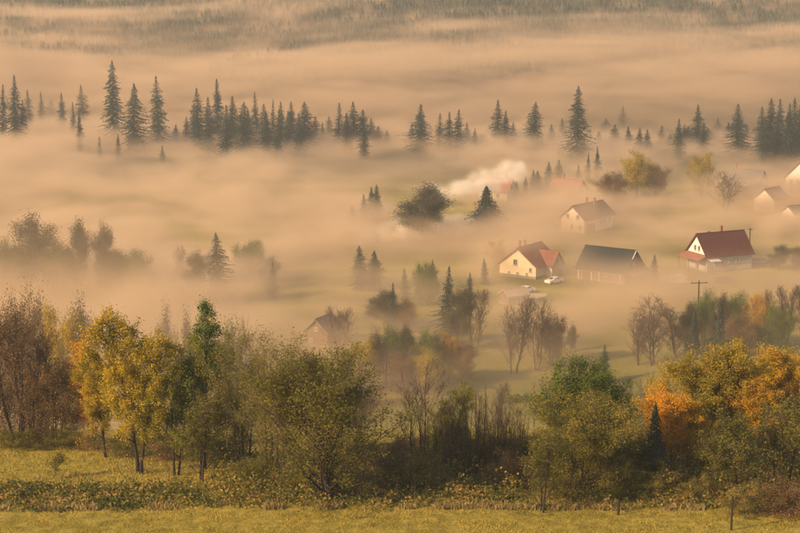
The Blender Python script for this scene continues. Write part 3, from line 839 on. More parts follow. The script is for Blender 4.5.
place('sparse_tree', PR['sparse_small'], 782, 490, 388, 70, label='spreading sparse tree with dark limbs above the right hedge', group=G1)
place('sparse_tree', PR['sparse_small'], 715, 496, 430, 50, label='low sparse tree beside the thin stake', group=G1)
place('sparse_tree', PR['sparse_small'], 622, 500, 448, 40, label='low thin tree behind the short dark post', group=G1)
place('small_shrub', PR['tiny'], 59, 479, 449, 20, label='lone spindly shrub standing in the left grass patch', cat='shrub')

# bushes at their feet
G2 = 'bushes at the feet of the front trees'
for px, b, tp, w_, k, lb in [
    (20, 449, 428, 60, 'bush_dark', 'dark green bush below the leafless stems at the left edge'),
    (62, 449, 430, 52, 'bush_dark', 'dark green bush under the rust coloured tree'),
    (98, 450, 428, 50, 'bush', 'low mixed bush under the orange tree'),
    (258, 488, 456, 60, 'bush_dark', 'dark bush under the open olive brown tree'),
    (295, 496, 470, 50, 'bush_dark', 'dark bush left of the big round tree trunk'),
    (350, 497, 462, 66, 'bush', 'green bush right of the big round tree trunk'),
    (392, 490, 440, 60, 'bush_rust', 'reddish bramble mound left of the thicket'),
    (420, 492, 446, 56, 'bush', 'yellow green bush in front of the leafless forked tree'),
    (510, 490, 448, 52, 'bush_rust', 'brown bush right of the sapling thicket'),
    (640, 500, 470, 56, 'bush_dark', 'green bush right of the short dark post'),
    (668, 498, 466, 54, 'bush', 'mixed bush below the orange tree'),
    (700, 502, 474, 44, 'bush', 'small bush left of the thin stake'),
    (750, 516, 480, 60, 'bush', 'yellow brown bush just right of the thin stake'),
    (784, 518, 474, 66, 'bush_rust', 'rust coloured hedge bush at the right edge')]:
    place('bush', PR[k], px, b, tp, w_, label=lb, cat='bush', group=G2)
# ------------------------------------------------------------------ trees of the valley
GH = 'hazy trees on the slope behind the front row'
for px, tp, y, w_, k, lb, cat in [
    (14, 303, 165, 44, 'hazy_rust', 'hazy brown tree top above the leafless stems at the left edge', 'tree'),
    (38, 298, 170, 44, 'hazy_rust', 'hazy rust brown rounded tree top, highest on the left slope', 'tree'),
    (64, 307, 165, 38, 'hazy_yellow', 'hazy gold brown tree top left of the tallest yellow tree', 'tree'),
    (84, 305, 175, 34, 'hazy_green', 'hazy grey green tree top beside the tallest yellow tree', 'tree'),
    (168, 312, 205, 28, 'hazy_green', 'pale grey green round tree behind the yellow trees', 'tree'),
    (189, 316, 200, 22, 'hazy_green', 'pale grey green slim tree left of the pointed green top', 'tree'),
    (228, 325, 190, 36, 'hazy_green2', 'faint tree behind the open olive brown tree', 'tree'),
    (252, 316, 215, 26, 'bare_wide', 'very faint leafless tree above the open olive brown tree', 'tree'),
    (352, 378, 200, 40, 'hazy_rust', 'hazy brown tree right behind the big round tree', 'tree'),
    (500, 380, 240, 22, 'bare_tall', 'faint leafless tree behind the sapling thicket', 'tree'),
    (640, 372, 190, 38, 'bare_wide', 'grey leafless tree between the green top and the orange dome', 'tree'),
    (660, 366, 180, 34, 'hazy_yellow', 'hazy dull gold tree just above the orange dome', 'tree'),
    (720, 352, 165, 60, 'hazy_yellow', 'dull gold tree behind the olive gold group', 'tree'),
    (762, 350, 160, 56, 'hazy_yellow', 'gold tree behind the right hand golden group', 'tree'),
    (796, 346, 160, 50, 'hazy_yellow', 'orange gold tree top behind the right edge', 'tree')]:
    place('hazy_tree' if not k.startswith('bare') else 'bare_tree', PR[k], px, None, tp, w_, y=y, label=lb, cat=cat, group=GH)

GW = 'trees of the autumn wood in the valley centre'
for px, tp, b, w_, k, lb in [
    (350, 352, 392, 26, 'hazy_rust', 'low rust tree at the left end of the valley wood'),
    (364, 340, 394, 28, 'hazy_yellow', 'dull yellow tree left of the telegraph pole'),
    (376, 332, 390, 24, 'hazy_green', 'green topped tree just left of the telegraph pole'),
    (393, 327, 388, 28, 'hazy_green2', 'green topped tree right of the telegraph pole'),
    (408, 326, 386, 26, 'hazy_green', 'green topped tree, highest of the valley wood'),
    (424, 330, 386, 28, 'hazy_green2', 'wide green topped tree in the middle of the valley wood'),
    (438, 334, 384, 26, 'hazy_rust', 'rust brown tree in the right half of the valley wood'),
    (449, 333, 384, 16, 'hazy_gold', 'small gold tree top in the right half of the valley wood'),
    (462, 342, 384, 28, 'hazy_rust', 'brown tree at the right end of the valley wood'),
    (398, 352, 394, 30, 'hazy_rust', 'rust tree low in front of the green topped ones'),
    (428, 350, 396, 30, 'hazy_yellow', 'yellow brown tree in front of the valley wood'),
    (374, 386, 405, 26, 'bush', 'round olive bush at the foot of the telegraph pole')]:
    place('wood_tree' if k != 'bush' else 'bush', PR[k], px, b, tp, w_, label=lb, cat='tree' if k != 'bush' else 'bush', group=GW)

GB = 'leafless trees in the valley'
for px, tp, b, w_, k, lb in [
    (334, 304, 352, 22, 'bare_wide', 'faint leafless tree over the grey gable, left of a pair'),
    (346, 306, 350, 20, 'bare_wide', 'faint leafless tree, right of the pair over the grey gable'),
    (459, 288, 352, 30, 'hazy_green', 'hazy grey green tree right of the dark valley spruce'),
    (469, 287, 352, 16, 'bare_tall', 'tall thin leafless tree right of the hazy grey green tree'),
    (481, 288, 354, 18, 'bare_tall', 'tall thin leafless tree, right hand of the two slender ones'),
    (511, 306, 374, 28, 'bare_wide', 'leafless tree with reddish twigs at the left of the bare cluster'),
    (524, 296, 374, 26, 'bare_tall', 'tallest leafless tree of the cluster in the valley middle'),
    (537, 298, 372, 28, 'bare_wide', 'dark leafless tree with a wide crown in the bare cluster'),
    (551, 314, 366, 30, 'hazy_rust', 'brownish round tree at the right of the bare cluster'),
    (572, 325, 352, 12, 'hazy_green', 'small green tree alone right of the bare cluster'),
    (652, 298, 366, 56, 'bare_wide', 'wide round leafless tree at the foot of the farm meadow'),
    (638, 312, 366, 30, 'bare_wide', 'smaller leafless tree left of the wide round leafless one'),
    (671, 308, 362, 28, 'bare_tall', 'leafless tree between the wide round one and the tree row')]:
    place('bare_tree' if k.startswith('bare') else 'hazy_tree', PR[k], px, b, tp, w_, label=lb, cat='tree', group=GB)

GR = 'row of trees below the red roofed farmhouse'
for px, tp, b, w_, k, lb in [
    (688, 302, 356, 24, 'hazy_green', 'grey green tree at the left end of the row below the farmhouse'),
    (703, 291, 352, 26, 'hazy_green2', 'tall grey green tree below the utility pole'),
    (720, 294, 350, 24, 'hazy_green', 'grey green tree above the right hand dark spruce'),
    (735, 292, 350, 26, 'hazy_green2', 'grey green tree left of the orange crown in the row'),
    (756, 293, 352, 28, 'hazy_gold', 'orange crowned tree with pale stems in the row'),
    (738, 314, 358, 30, 'hazy_rust', 'rust brown low tree in the middle of the row'),
    (775, 306, 358, 32, 'hazy_green2', 'dark green tree right of the orange crown in the row'),
    (768, 288, 352, 14, 'bare_tall', 'thin leafless tree behind the orange crown'),
    (781, 285, 350, 16, 'bare_tall', 'thin pale leafless tree, first of three at the right edge'),
    (790, 286, 350, 16, 'bare_tall', 'thin pale leafless tree, middle of three at the right edge'),
    (799, 284, 350, 18, 'bare_tall', 'thin pale leafless tree, last of three at the right edge')]:
    place('row_tree', PR[k], px, b, tp, w_, label=lb, cat='tree', group=GR)
spruce(692, 310, 0, 'dark narrow spruce, left of the two in the row below the farmhouse', 19, 0, GR, True, base_py=366, name='young_spruce')
spruce(717, 301, 0, 'dark narrow spruce, right of the two in the row below the farmhouse', 21, 1, GR, True, base_py=366, name='young_spruce')

GV = 'spruces in the fog of the valley'
for px, tp, b, w_, k, lb in [
    (218, 231, 305, 32, 2, 'lone dark spruce standing in the fog bank on the left'),
    (273, 261, 300, 14, 1, 'faint small spruce in the fog right of the lone left one'),
    (447, 265, 345, 26, 0, 'darkest valley spruce, pointed, above the autumn wood'),
    (392, 282, 335, 16, 0, 'small dark spruce tip left of the darkest valley spruce'),
    (361, 245, 290, 22, 2, 'hazy broad spruce, left of a pair in the valley centre'),
    (375, 250, 292, 24, 2, 'hazy broad spruce, right of a pair in the valley centre'),
    (405, 268, 300, 12, 1, 'faint short spruce left of the two slim hazy ones'),
    (419, 263, 295, 12, 1, 'faint slim spruce, left of the three beside the red cottage'),
    (433, 259, 290, 13, 0, 'grey slim spruce between the hazy pair and the cottage'),
    (485, 258, 285, 11, 0, 'slim dark spruce left of the red roofed cottage'),
    (470, 272, 300, 9, 1, 'faint little spruce between the darkest one and the cottage'),
    (654, 254, 283, 12, 0, 'small dark spruce between the barn and the farmhouse'),
    (604, 344, 384, 16, 4, 'pale hazy spruce low in the fog under the barn')]:
    spruce(px, tp, 0, lb, w_, k, GV, base_py=b)
spruce(486, 186, 0, 'dark broad conical tree below the smoke plume', 34, 0, None, True, base_py=234)
GF = 'broadleaved trees in the fog'
for px, tp, b, w_, k, lb in [
    (425, 184, 243, 52, 'hazy_green', 'round crowned tree left of the smoke plume'),
    (30, 216, 302, 50, 'hazy_green', 'very faint large tree at the left of the fog bank'),
    (79, 221, 302, 30, 'hazy_green', 'faint tree with a flat bushy top in the left fog'),
    (107, 224, 302, 24, 'hazy_green', 'faint tree with a small bushy top right of the flat topped one'),
    (56, 240, 302, 36, 'hazy_green2', 'dim low tree between the faint left trees'),
    (137, 249, 302, 38, 'hazy_green2', 'dim rounded tree in the middle of the left fog'),
    (115, 250, 302, 30, 'hazy_green', 'dim low tree left of the rounded one in the left fog'),
    (8, 240, 302, 36, 'hazy_green2', 'dim low tree in the fog at the left edge'),
    (181, 246, 285, 20, 'bare_wide', 'pale leafless tree left of the lone dark spruce'),
    (196, 252, 302, 26, 'hazy_green', 'pale bushy tree touching the lone dark spruce'),
    (252, 240, 285, 34, 'hazy_green2', 'very faint rounded tree right of the lone dark spruce'),
    (270, 258, 290, 22, 'hazy_green', 'very faint low tree in the fog left of centre'),
    (385, 290, 330, 34, 'hazy_green', 'dim rounded tree below the small dark spruce tip'),
    (404, 300, 332, 26, 'hazy_rust', 'dim brownish tree right of the small dark spruce tip'),
    (427, 262, 305, 24, 'hazy_green2', 'pale rounded tree behind the slim hazy spruces'),
    (496, 240, 268, 18, 'hazy_yellow', 'small orange tree at the left wall of the red cottage'),
    (636, 152, 205, 34, 'hazy_yellow', 'hazy orange tree above the white house on the right'),
    (612, 172, 212, 30, 'hazy_rust', 'hazy brown tree behind the white house'),
    (656, 165, 205, 26, 'hazy_rust', 'hazy brown tree right of the hazy orange one'),
    (701, 153, 200, 24, 'hazy_yellow', 'hazy gold tree left of the leafless one by the white gable'),
    (726, 171, 214, 30, 'bare_wide', 'leafless tree standing left of the small white gable'),
    (755, 184, 206, 34, 'hazy_rust', 'brown rounded tree under the small white gable'),
    (780, 245, 270, 22, 'hazy_green', 'hazy small fruit tree right of the farmhouse'),
    (797, 247, 272, 18, 'hazy_green', 'hazy small fruit tree at the right edge beyond the farmhouse')]:
    place('hazy_tree' if not k.startswith('bare') else 'bare_tree', PR[k], px, b, tp, w_, label=lb, cat='tree', group=GF)

# brush along the brow behind the front row
GU = 'bushes along the brow behind the front trees'
BUSHY = [(128, 456, 434, 40, 'bush_dark'), (168, 458, 432, 44, 'bush_rust'), (200, 460, 430, 46, 'bush_dark'), (230, 462, 432, 44, 'bush_rust'), (346, 458, 426, 46, 'bush_rust'),
         (378, 462, 440, 40, 'bush'), (402, 464, 434, 40, 'bush_rust'), (430, 466, 430, 44, 'bush_rust'), (456, 470, 428, 46, 'bush_rust'), (480, 472, 424, 46, 'bush_rust'), (502, 472, 428, 42, 'bush_rust'),
         (528, 474, 432, 44, 'bush_dark'), (560, 474, 430, 50, 'bush_dark'), (620, 472, 424, 52, 'bush_rust'), (655, 470, 424, 50, 'bush_rust'), (688, 470, 420, 50, 'bush_rust'), (718, 470, 418, 54, 'bush_rust'),
         (750, 470, 420, 52, 'bush_dark'), (782, 470, 420, 50, 'bush_rust')]
WHERE = ['under the low yellow tree', 'under the tree with two dark slanting stems', 'under the pointed green tree', 'under the open olive brown tree', 'at the right edge of the big round crown',
         'in the gap with the meadow view', 'left of the leafless forked tree', 'right behind the leafless forked tree', 'behind the left end of the sapling thicket', 'behind the middle of the sapling thicket',
         'behind the right end of the sapling thicket', 'left of the wide brown olive tree', 'behind the wide brown olive tree', 'right behind the wide brown olive tree', 'behind the dark little spruce', 'right of the orange dome',
         'under the olive gold trees', 'under the lower gold tree', 'under the gold trees at the right edge']
KW = {'bush': 'mixed green', 'bush_dark': 'dark green', 'bush_rust': 'brown twiggy'}
for (px, b, tp, w_, k), wh in zip(BUSHY, WHERE):
    place('bush', PR[k], px, b, tp, w_ * 1.25, label=f'{KW[k]} bush on the brow {wh}', cat='bush', group=GU)

# a clipped hedge across the meadow
def build_hedge():
    nr = np.random.RandomState(4)
    x0, y0, _ = ground_at(498, 402)
    x1, y1, _ = ground_at(552, 402)
    n = 6000
    t = nr.rand(n)
    c = np.stack([x0 + (x1 - x0) * t, y0 + (y1 - y0) * t + nr.normal(0, 0.35, n), 0 * t], 1)
    c[:, 2] = [T(a[0], a[1]) for a in c]
    c[:, 2] += nr.rand(n) * (1.0 + 0.3 * np.sin(t * 40))
    o = empty('hedge', ((x0 + x1) / 2, y0, T(0, y0)))
    c -= np.array(o.location)
    tag(o, 'long low dark hedge crossing the meadow behind the sapling thicket', 'hedge')
    link('foliage', quads_mesh('foliage', leaf_quads(nr, c, 0.3), M['green']), o)['kind'] = 'stuff'
build_hedge()

# ------------------------------------------------------------------ the wooded slope beyond, one mass
def build_far_forest():
    nr = np.random.RandomState(8)
    Q = []
    k = 0
    while k < 13000:
        y = nr.uniform(750, 1030)
        x = nr.uniform(-0.34 * y, 0.34 * y)
        if mnoise.noise(Vector((x / 70, y / 60, 0.5))) + (y - 800) / 60 < 0.12: continue
        z = T(x, y)
        h = nr.uniform(5, 8.5)
        r = h * nr.uniform(0.32, 0.45)
        k += 1
        for lv in range(4):
            z0, z1 = z + h * (0.08 + 0.2 * lv), z + h * (0.08 + 0.2 * lv) + h * 0.33
            rr = r * (1 - lv / 4.4)
            a0 = nr.uniform(0, 6.28)
            for s in range(4):
                a, b = a0 + s * 1.5708, a0 + (s + 1) * 1.5708
                m_ = (a + b) / 2
                rj = rr * nr.uniform(0.75, 1.2)
                Q.append(((x + rj * math.cos(a), y + rj * math.sin(a), z0 - nr.uniform(0, 0.06) * h), (x + rr * .75 * math.cos(m_), y + rr * .75 * math.sin(m_), z0 + 0.05 * h),
                          (x + rr * math.cos(b), y + rr * math.sin(b), z0), (x, y, z1)))
    tag(link('far_forest', quads_mesh('far_forest', np.array(Q), M['spruce'])), kind='stuff')
build_far_forest()

# ------------------------------------------------------------------ brambles and grass
def build_brambles():
    nr = np.random.RandomState(31)
    C = []
    for i in range(1500):
        x = nr.uniform(-46, 46)
        edge = 96.7 + 0.35 * math.sin(x * 0.4) + 0.3 * math.sin(x * 1.3)
        deep = 103.8 + 0.6 * math.sin(x * 0.7) if x < -12 else 110
        y = nr.uniform(edge, deep)
        back = (y - edge) / 10
        r = nr.uniform(0.35, 1.0)
        hh = nr.uniform(0.25, 0.75) * (0.5 + 0.8 * min(1, back * 2)) * (0.85 if x < -12 else 1.6 if nr.rand() < 0.7 else 2.8)
        n = int(70 * r * r + 28)
        u = nr.normal(0, 1, (n, 3))
        u /= np.linalg.norm(u, axis=1, keepdims=True)
        u *= nr.uniform(0.6, 1.05, (n, 1))
        c = np.stack([x + u[:, 0] * r, y + u[:, 1] * r, T(x, y) + np.abs(u[:, 2]) * hh], 1)
        C.append(c)
    c = np.concatenate(C)
    tag(link('bramble_thicket', quads_mesh('brambles', leaf_quads(nr, c, 0.15), M['bramble'])), kind='stuff')
    # dead stalks and dry grass at the edge of the field and among the brambles
    n = 16000
    x = nr.uniform(-46, 46, n)
    y = np.where(nr.rand(n) < 0.6, 96.2 + np.abs(nr.normal(0, 0.7, n)), nr.uniform(97, 108, n))
    keep = np.array([mnoise.noise(Vector((a * 0.5, b * 0.5, 9))) > 0.02 for a, b in zip(x, y)])
    blades('dry_grass', x[keep], y[keep], nr, 0.36, 0.035, M['drygrass'])

def blades(name, x, y, nr, h, w, mat):
    n = len(x)
    z = np.array([T(a, b) for a, b in zip(x, y)])
    a = nr.uniform(0, 6.28, n)
    hh = h * nr.uniform(0.4, 1.3, n)
    ww = w * nr.uniform(0.6, 1.4, n)
    lx, ly = nr.normal(0, 0.35, n) * hh, nr.normal(0, 0.35, n) * hh
    p0 = np.stack([x - np.cos(a) * ww, y - np.sin(a) * ww, z - 0.03], 1)
    p1 = np.stack([x + np.cos(a) * ww, y + np.sin(a) * ww, z - 0.03], 1)
    p2 = np.stack([x + lx + np.cos(a) * ww * 0.4, y + ly, z + hh], 1)
    p3 = np.stack([x + lx * 0.5 - np.cos(a) * ww * 0.9, y + ly * 0.5, z + hh * 0.6], 1)
    tag(link(name, quads_mesh(name, np.stack([p0, p1, p2, p3], 1), mat)), kind='stuff')
build_brambles()

def build_grass():
    nr = np.random.RandomState(77)
    n = 110000
    x = nr.uniform(-36, 36, n)
    y = nr.uniform(84, 97.2, n)
    k = np.array([mnoise.noise(Vector((a * 0.6, b * 0.6, 1))) + 0.5 * mnoise.noise(Vector((a * 2.1, b * 2.1, 4))) for a, b in zip(x, y)])
    keep = nr.rand(n) < 0.35 + k * 1.3
    blades('grass', x[keep], y[keep], nr, 0.10, 0.022, M['grass'])
    n = 60000
    x = nr.uniform(-46, -8, n)
    y = nr.uniform(103.5, 124, n)
    k = np.array([mnoise.noise(Vector((a * 0.6, b * 0.6, 1))) for a, b in zip(x, y)])
    keep = nr.rand(n) < 0.45 + k * 1.2
    blades('meadow_grass', x[keep], y[keep], nr, 0.13, 0.026, M['grass'])
build_grass()
# ------------------------------------------------------------------ houses
M['wall_white'] = plain('white_render', (0.74, 0.72, 0.68), 0.85, 0.08, 0.8, bump=0.1)
M['wall_grey'] = plain('grey_render', (0.36, 0.37, 0.36), 0.9, 0.14, 0.8, bump=0.15)
M['wall_cream'] = plain('cream_render', (0.62, 0.54, 0.40), 0.85, 0.10, 0.8, bump=0.1)
M['wall_wood'] = plain('barn_boards', (0.15, 0.10, 0.07), 0.85, 0.35, 5.0, (1, 1, 0.15), 0.3)
def tiles(name, c1, c2, step=0.33):
    m, t, out = mat_new(name)
    tc = t.n('ShaderNodeTexCoord')
    w = t.n('ShaderNodeTexWave', wave_type='BANDS', bands_direction='Z', wave_profile='SAW')
    w.inputs['Scale'].default_value = 1.0 / step / 3.14
    t.l(tc.outputs['Object'], w.inputs['Vector'])
    nz = t.noise(tc.outputs['Object'], 1.6, 4.0, 0.65)
    nz2 = t.noise(tc.outputs['Object'], 9.0, 2.0, 0.5)
    v = t.math('MULTIPLY_ADD', nz2, 0.45, t.math('MULTIPLY', nz, 0.6))
    c = crampcol(t, v, [(0.35, c2), (0.65, c1)])
    p = t.n('ShaderNodeBsdfPrincipled')
    t.l(c, p.inputs['Base Color'])
    p.inputs['Specular IOR Level'].default_value = 0.2
    p.inputs['Roughness'].default_value = 0.8
    b = t.n('ShaderNodeBump')
    b.inputs['Strength'].default_value = 0.6
    b.inputs['Distance'].default_value = 0.04
    t.l(w.outputs[1], b.inputs['Height'])
    t.l(b.outputs[0], p.inputs['Normal'])
    t.l(p.outputs[0], out.inputs[0])
    return m
M['roof_dark_red'] = tiles('dark_red_tiles', (0.115, 0.04, 0.032), (0.06, 0.024, 0.02))
M['roof_red'] = tiles('orange_red_tiles', (0.30, 0.13, 0.09), (0.18, 0.08, 0.06))
M['roof_pale'] = tiles('pale_sheets', (0.42, 0.36, 0.28), (0.30, 0.26, 0.20))
M['roof_slate'] = tiles('dark_slate_sheets', (0.028, 0.038, 0.04), (0.016, 0.024, 0.026))
M['roof_brown'] = tiles('brown_tiles', (0.17, 0.10, 0.075), (0.10, 0.06, 0.05))
M['roof_grey'] = tiles('grey_sheets', (0.16, 0.15, 0.14), (0.10, 0.10, 0.10))
M['frame'] = plain('window_frame_paint', (0.62, 0.60, 0.56), 0.6, 0.05)
M['woodpost'] = plain('weathered_wood', (0.16, 0.12, 0.09), 0.85, 0.3, 4.0, (1, 1, 0.2), 0.2)
M['door_brown'] = plain('brown_door_boards', (0.11, 0.06, 0.035), 0.7, 0.3, 5.0, (1, 1, 0.1))
M['brick'] = plain('chimney_brick', (0.26, 0.12, 0.08), 0.9, 0.3, 6.0, bump=0.3)
M['stone'] = plain('plinth_stone', (0.22, 0.20, 0.18), 0.9, 0.3, 3.0, bump=0.3)
M['metal'] = plain('galvanised_metal', (0.35, 0.36, 0.36), 0.45, 0.1, metallic=0.6)
M['black'] = plain('black_rubber', (0.03, 0.03, 0.03), 0.8, 0.1)
M['pole_wood'] = plain('dark_pole_wood', (0.03, 0.025, 0.022), 0.9, 0.3, 3.0, (1, 1, 0.1))
M['insulator'] = plain('brown_ceramic', (0.12, 0.06, 0.04), 0.3, 0.1)
def glass_mat():
    m, t, out = mat_new('window_glass')
    p = t.n('ShaderNodeBsdfPrincipled')
    p.inputs['Base Color'].default_value = (0.03, 0.035, 0.04, 1)
    p.inputs['Roughness'].default_value = 0.08
    t.l(p.outputs[0], out.inputs[0])
    return m
M['glass'] = glass_mat()

WIN = {}
def window(parent, c, ang, w, h, name='window', door=None):
    """a frame standing 3 cm proud of the wall with a pane behind a mullion; ang turns local -y outwards"""
    key = (round(w, 2), round(h, 2), door)
    if key not in WIN:
        b = MB()
        fw = 0.09
        if door:
            for sx in (-1, 1): b.box((sx * (w / 2 - fw / 2), 0, h / 2), (fw, 0.14, h))
            b.box((0, 0, h - fw / 2), (w - 2 * fw, 0.14, fw))
            g = MB()
            n = max(3, int(w / 0.35))
            bw = (w - 2 * fw) / n
            for i in range(n): g.box((-(w - 2 * fw) / 2 + (i + 0.5) * bw, 0.02, (h - fw) / 2), (bw - 0.02, 0.06, h - fw))
            hb = MB()
            hb.box((w / 2 - 0.28, -0.05, h * 0.48), (0.05, 0.06, 0.2))
            WIN[key] = (b.mesh('frame', M['frame']), g.mesh('boards', M[door]), hb.mesh('handle', M['metal']))
        else:
            for sx in (-1, 1): b.box((sx * (w / 2 - fw / 2), 0, 0), (fw, 0.12, h))
            for sz in (-1, 1): b.box((0, 0, sz * (h / 2 - fw / 2)), (w - 2 * fw, 0.12, fw))
            b.box((0, -0.01, 0), (0.05, 0.07, h - 2 * fw))
            g = MB()
            g.box((0, 0.02, 0), (w - 2 * fw, 0.03, h - 2 * fw))
            s = MB()
            s.box((0, -0.07, -h / 2 - 0.03), (w + 0.16, 0.2, 0.06))
            WIN[key] = (b.mesh('frame', M['frame']), g.mesh('pane', M['glass']), s.mesh('sill', M['stone']))
    fr, gl, s = WIN[key]
    if door:
        o = link('door', gl, parent)
        link('frame', fr, o)
        link('handle', s, o)
    else:
        o = link(name, fr, parent)
        link('pane', gl, o)
        link('sill', s, o)
    o.location = c
    o.rotation_euler = (0, 0, ang)
    return o

def gable_body(L, W, e, rise):
    """closed gabled block, ridge along x"""
    b = MB()
    x, y = L / 2, W / 2
    v = [(-x, -y, -0.6), (x, -y, -0.6), (x, y, -0.6), (-x, y, -0.6), (-x, -y, e), (x, -y, e), (x, y, e), (-x, y, e), (-x, 0, e + rise), (x, 0, e + rise)]
    f = [(3, 2, 1, 0), (0, 1, 5, 4), (2, 3, 7, 6), (1, 2, 6, 9, 5), (3, 0, 4, 8, 7), (4, 5, 9, 8), (6, 7, 8, 9)]
    b.add(v, f)
    return b

def roof_on(parent, L, W, e, rise, over, mat, hip=0.0, t=0.2, name='roof', eave_over=None):
    eo = over if eave_over is None else eave_over
    k = rise / (W / 2)
    x, y = L / 2 + over, W / 2 + eo
    lift = 0.06
    zr, ze = e + rise + lift + t, e - k * eo + lift + t
    b = MB()
    if hip > 0:
        # half hip on the -x gable: the ridge starts further in and a small triangle closes it
        zc = zr - hip * k
        b.slab([(-x + 0.0, -hip, zc), (-x, -y, ze), (x, -y, ze), (x, 0, zr)], t)
        b.slab([(x, 0, zr), (x, y, ze), (-x, y, ze), (-x, hip, zc)], t)
        b.add([(-x, -hip, zc), (x, 0, zr), (-x + hip * 1.1, 0, zr - 0.0), (-x, -hip, zc - t), (-x, hip, zc), (-x, hip, zc - t)],
              [(0, 1, 2), (2, 1, 4), (0, 2, 4), (0, 4, 5, 3)])
    else:
        b.slab([(-x, 0, zr), (-x, -y, ze), (x, -y, ze), (x, 0, zr)], t)
        b.slab([(x, 0, zr), (x, y, ze), (-x, y, ze), (-x, 0, zr)], t)
    r = b.build(name, M[mat], parent)
    c = MB()
    x0 = -x + (hip * 1.1 if hip else 0)
    c.tube([(x0, 0, zr + 0.01), (x, 0, zr + 0.01)], [0.11, 0.11], 6)
    c.build('ridge_cap', M[mat], r)
    g = MB()
    for s in (-1, 1): g.tube([(-x + 0.1, s * (y + 0.09), ze - t - 0.02), (x - 0.1, s * (y + 0.09), ze - t - 0.02)], [0.08, 0.08], 6)
    g.build('gutters', M['metal'], r)
    return r

def chimney(roof, x, y, z, h=1.6, w=0.55):
    b = MB()
    b.box((x, y, z + h / 2 - 0.7), (w, w * 0.8, h + 1.4))
    b.box((x, y, z + h + 0.05), (w + 0.16, w * 0.8 + 0.16, 0.12))
    b.box((x, y, z + h + 0.2), (w * 0.5, w * 0.35, 0.2))
    return b.build('chimney', M['brick'], roof)

def house(name, px, base, deg, L, W, e, rise, wall, roof, label, cat='house', over=0.5, hip=0.0, wins=(), chims=(), y=None, plinth=True, group=None):
    x, y_, z = ground_at(px, base) if y is None else spot(px, y)
    o = empty(name, (x, y_, z), math.radians(deg))
    tag(o, label, cat, group)
    gable_body(L, W, e, rise).build('wall', M[wall], o)
    r = roof_on(o, L, W, e, rise, over, roof, hip)
    if plinth:
        b = MB()
        for s in (-1, 1):
            b.box((0, s * (W / 2 + 0.03), 0.0), (L + 0.12, 0.06, 1.0))
            b.box((s * (L / 2 + 0.03), 0, 0.0), (0.06, W, 0.997))
        b.build('plinth', M['stone'], o)
    for (u, v) in chims: chimney(r, u, v, e + rise * (1 - abs(v) / (W / 2)) + 0.3)
    for w in wins:
        side, u, zz, ww, hh = w[:5]
        door = w[5] if len(w) > 5 else None
        if side == 'S': c, a = (u, -W / 2 - 0.05, zz), 0
        elif side == 'N': c, a = (u, W / 2 + 0.05, zz), math.pi
        elif side == 'W': c, a = (-L / 2 - 0.05, u, zz), -math.pi / 2
        else: c, a = (L / 2 + 0.05, u, zz), math.pi / 2
        if door: c = (c[0], c[1], 0.02)
        window(o, c, a, ww, hh, door=door)
    return o, r

# the farmhouse with the dark red roof
o, r = house('farmhouse', 719, 269, 24, 12.4, 8.2, 4.0, 4.4, 'wall_grey', 'roof_dark_red',
             'grey farmhouse with a dark red tiled roof and a porch on its left gable', over=0.55,
             wins=[('S', -3.9, 2.3, 0.9, 1.1), ('S', -2.2, 2.3, 0.9, 1.1), ('S', 0.2, 2.4, 0.8, 1.0), ('S', 2.2, 2.4, 0.8, 1.0), ('S', 0.9, 0.9, 0.7, 0.5),
                   ('W', -0.8, 5.3, 1.0, 1.3), ('W', 0.8, 5.3, 1.0, 1.3), ('W', 1.8, 2.2, 1.0, 1.3), ('W', -0.4, 1.1, 1.0, 2.1, 'door_brown'), ('E', 0, 5.0, 1.0, 1.2)],
             chims=[(0.6, 0.5)])
pg = MB()      # white upper gable panel
pg.add([(-6.19, -3.7, 4.15), (-6.19, 3.7, 4.15), (-6.19, 0, 8.15), (-6.24, -3.7, 4.15), (-6.24, 3.7, 4.15), (-6.24, 0, 8.15)], [(0, 1, 2), (5, 4, 3), (0, 3, 4, 1), (1, 4, 5, 2), (2, 5, 3, 0)])
gp = pg.build('gable_panel', M['wall_white'], o)
p = MB()
p.slab([(-8.9, 4.3, 3.15), (-8.9, -4.3, 3.15), (-6.28, -4.3, 4.1), (-6.28, 4.3, 4.1)], 0.16)
pr_ = p.build('porch_roof', M['roof_red'], o)
for yy in (-4.0, 0.0, 4.0):
    p = MB(); p.box((-8.6, yy, 1.4), (0.18, 0.18, 3.2)); p.build('post', M['woodpost'], o)
p = MB(); p.box((-8.6, 2.0, 0.95), (0.08, 3.8, 0.1)); p.box((-8.6, 2.0, 0.35), (0.08, 3.8, 0.1)); p.box((-8.6, -2.0, 0.95), (0.08, 3.8, 0.1)); p.build('railing', M['woodpost'], o)
p = MB(); p.slab([(-6.1, -6.0, 3.0), (-3.4, -6.0, 3.0), (-3.4, -4.18, 3.35), (-6.1, -4.18, 3.35)], 0.12); aw = p.build('awning', M['frame'], o)
for xx in (-5.9, -3.6):
    p = MB(); p.box((xx, -5.85, 1.35), (0.12, 0.12, 3.1)); p.build('post', M['woodpost'], o)
# small dormer on the far slope
d = gable_body(2.4, 2.6, 0.9, 1.2)
dm = d.build('dormer', M['wall_grey'], r); dm.location = (-0.6, 2.1, 5.9); dm.rotation_euler = (0, 0, math.pi / 2)
roof_b = MB(); roof_b.slab([(-1.6, 1.7, 0.55), (-1.6, 0, 2.3), (1.8, 0, 2.3), (1.8, 1.7, 0.55)][::-1], 0.14); roof_b.slab([(-1.6, 0, 2.3), (-1.6, -1.7, 0.55), (1.8, -1.7, 0.55), (1.8, 0, 2.3)], 0.14)
dr = roof_b.build('dormer_roof', M['roof_dark_red'], r); dr.location = dm.location; dr.rotation_euler = dm.rotation_euler

